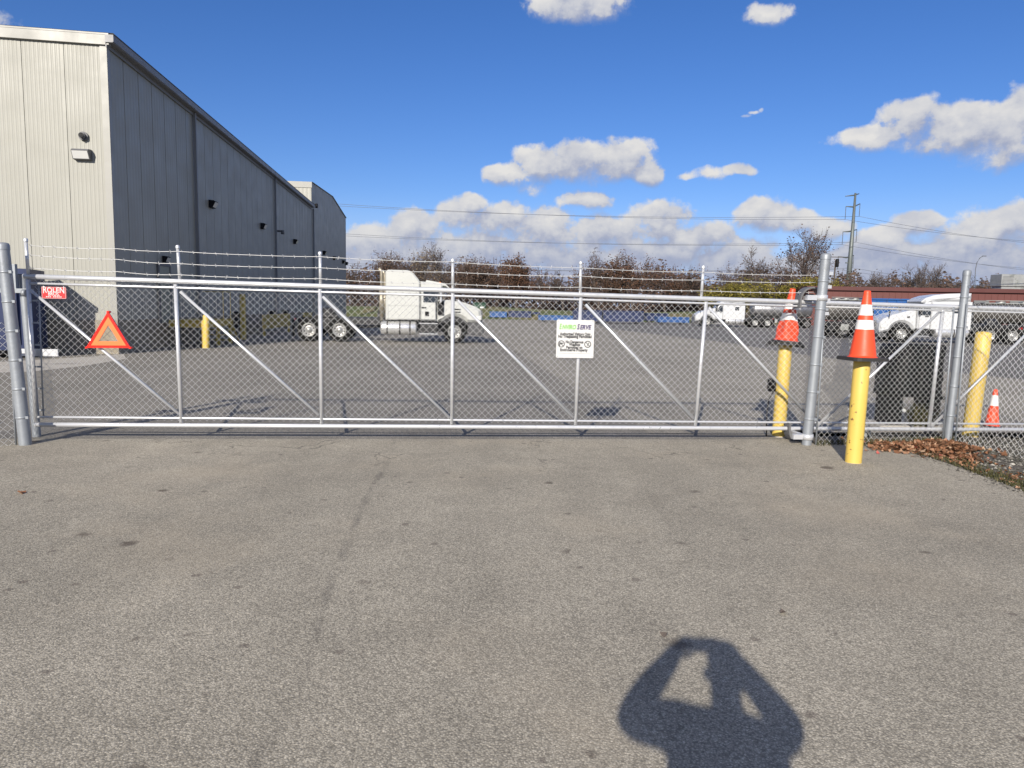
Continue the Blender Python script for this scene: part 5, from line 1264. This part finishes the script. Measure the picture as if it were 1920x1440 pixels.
J = {'pelvis': (hx, hy-.02, .95, (.17, .13)), 'waist': (hx, hy-.02, 1.08, (.215, .14)), 'chest': (hx, hy-.02, 1.29, (.215, .145)), 'neckb': (hx, hy-.01, 1.44, (.085, .085)), 'neck': (hx, hy+.01, 1.50, (.060, .062)),
     'skull': (hx, hy+.03, 1.60, (.078, .095)), 'crown': (hx, hy+.02, 1.685, (.062, .075)),
     'ls': (*LSh, .088), 'le': (*LEl, .082), 'lw': (*LWr, .050), 'lp': (-.095, -.045, 1.605, (.022, .036)),
     'rs': (*RSh, .070), 're': (*REl, .078), 'rw': (*RWr, .046), 'rp': (.105, -.045, 1.60, (.022, .036)),
     'lh': (hx-.10, hy-.02, .90, .105), 'lk': (hx-.11, hy+.01, .50, .068), 'la': (hx-.12, hy-.02, .10, .045), 'lf': (hx-.14, hy+.13, .045, .038),
     'rh': (hx+.10, hy-.02, .90, .105), 'rk': (hx+.11, hy+.01, .50, .068), 'ra': (hx+.12, hy-.02, .10, .045), 'rf': (hx+.14, hy+.13, .045, .038)}
names = list(J); idx = {n: i for i, n in enumerate(names)}
ed = [('pelvis', 'waist'), ('waist', 'chest'), ('chest', 'neckb'), ('neckb', 'neck'), ('neck', 'skull'), ('skull', 'crown'), ('chest', 'ls'), ('ls', 'le'), ('le', 'lw'), ('lw', 'lp'), ('chest', 'rs'), ('rs', 're'), ('re', 'rw'), ('rw', 'rp'),
      ('pelvis', 'lh'), ('lh', 'lk'), ('lk', 'la'), ('la', 'lf'), ('pelvis', 'rh'), ('rh', 'rk'), ('rk', 'ra'), ('ra', 'rf')]
V_ = [J[n][:3] for n in names]; R_ = [J[n][3] for n in names]; Ed = [(idx[a], idx[b]) for a, b in ed]
for s, wr, pm in ((-1, 'lw', 'lp'), (1, 'rw', 'rp')):      # five fingers each, closed round the ends of the phone
    pp = Vector(J[pm][:3])
    for k, (dz, ln) in enumerate(((.030, .068), (.010, .075), (-.010, .070), (-.028, .055))):
        a = pp + Vector((-s*.006, .004, dz)); b = a + Vector((-s*.012, .028, .006)); c = b + Vector((-s*ln*.45, 0.004, .002)); c.y = -.026 if c.y > -.026 else c.y; b.y = min(b.y, -.022); d = c + Vector((-s*ln*.25, 0, 0))
        i0 = len(V_); V_ += [tuple(a), tuple(b), tuple(c), tuple(d)]; R_ += [.0095, .009, .0085, .0075]; Ed += [(idx[pm], i0), (i0, i0+1), (i0+1, i0+2), (i0+2, i0+3)]
    a = pp + Vector((-s*.012, -.012, -.030)); b = a + Vector((-s*.028, -.006, -.006)); c = b + Vector((-s*.026, .004, .012)); i0 = len(V_); V_ += [tuple(a), tuple(b), tuple(c)]; R_ += [.0115, .010, .0085]; Ed += [(idx[wr], i0), (i0, i0+1), (i0+1, i0+2)]
bm_ = skin_body(V_, Ed, R_)
PE = empty('person', (hx, hy, 0), 'photographer in dark jacket raising a phone, casting the shadow on the driveway', 'person')
zs = [v.co.z for v in bm_.vertices]
bm_.materials.clear()
for mm in (M['cloth'], M['trouser'], M['skin'], M['rubber']): bm_.materials.append(mm)
for p in bm_.polygons:
    c = p.center; k = 0
    if c.z < .12: k = 3
    elif c.z < .97 and abs(c.x-hx) < .35: k = 1
    elif c.z > 1.49 and abs(c.x-hx) < .13 and c.y < -.15: k = 2
    elif c.z > 1.545 and c.y > -.10: k = 2
    p.material_index = k
bo = bpy.data.objects.new('body', bm_); C.objects.link(bo); bo.parent = PE; bo.matrix_parent_inverse = Matrix.Translation((-hx, -hy, 0))
# face and hair
def ell(mb, c, r, m=0, seg=14, rings=9):
    mb.lathe([(max(.001, math.sin(math.pi*i/rings)), -math.cos(math.pi*i/rings)) for i in range(rings+1)], seg, Matrix.Translation(c) @ Matrix.Diagonal((*r, 1)), m)
mb = MB(); ell(mb, (hx, hy+.008, 1.672), (.083, .100, .085)); ell(mb, (hx, hy-.035, 1.625), (.080, .070, .09)); mb.build('hair', M['hair'], PE, True)
mb = MB()
for s in (-1, 1): ell(mb, (hx+s*.032, hy+.118, 1.622), (.013, .010, .009))
mb.build('eye', M['lens'], PE, True)
mb = MB(); mb.quadlist([(hx-.012, hy+.12, 1.575), (hx+.012, hy+.12, 1.575), (hx, hy+.148, 1.580), (hx, hy+.122, 1.625)], [(0, 1, 2), (1, 3, 2), (3, 0, 2)]); mb.build('nose', M['skin'], PE, True)
mb = MB(); mb.tube([(hx-.024, hy+.112, 1.548), (hx, hy+.119, 1.546), (hx+.024, hy+.112, 1.548)], .006, 6); mb.build('mouth', mat('lips', (.35, .14, .12)), PE, True)
for s in (-1, 1): mb = MB(); ell(mb, (hx+s*.083, hy+.02, 1.605), (.012, .022, .032)); mb.build('ear', M['skin'], PE, True)
PH = empty('phone', (0, -.02, 1.60), 'black phone held level in both hands at the camera position', 'phone')
mb = MB(); mb.box((.0, -.018, 1.605), (.158, .009, .074), bev=.003); mb.build('case', M['black'], PH, True)
mb = MB(); mb.box((.0, -.0232, 1.605), (.150, .001, .068)); mb.build('screen', M['glass'], PH, True)
mb = MB()
for x in (-.06, -.04): mb.tube([(x, -.0134, 1.622), (x, -.012, 1.622)], .008, 12)
mb.build('lens', M['lens'], PH, True)
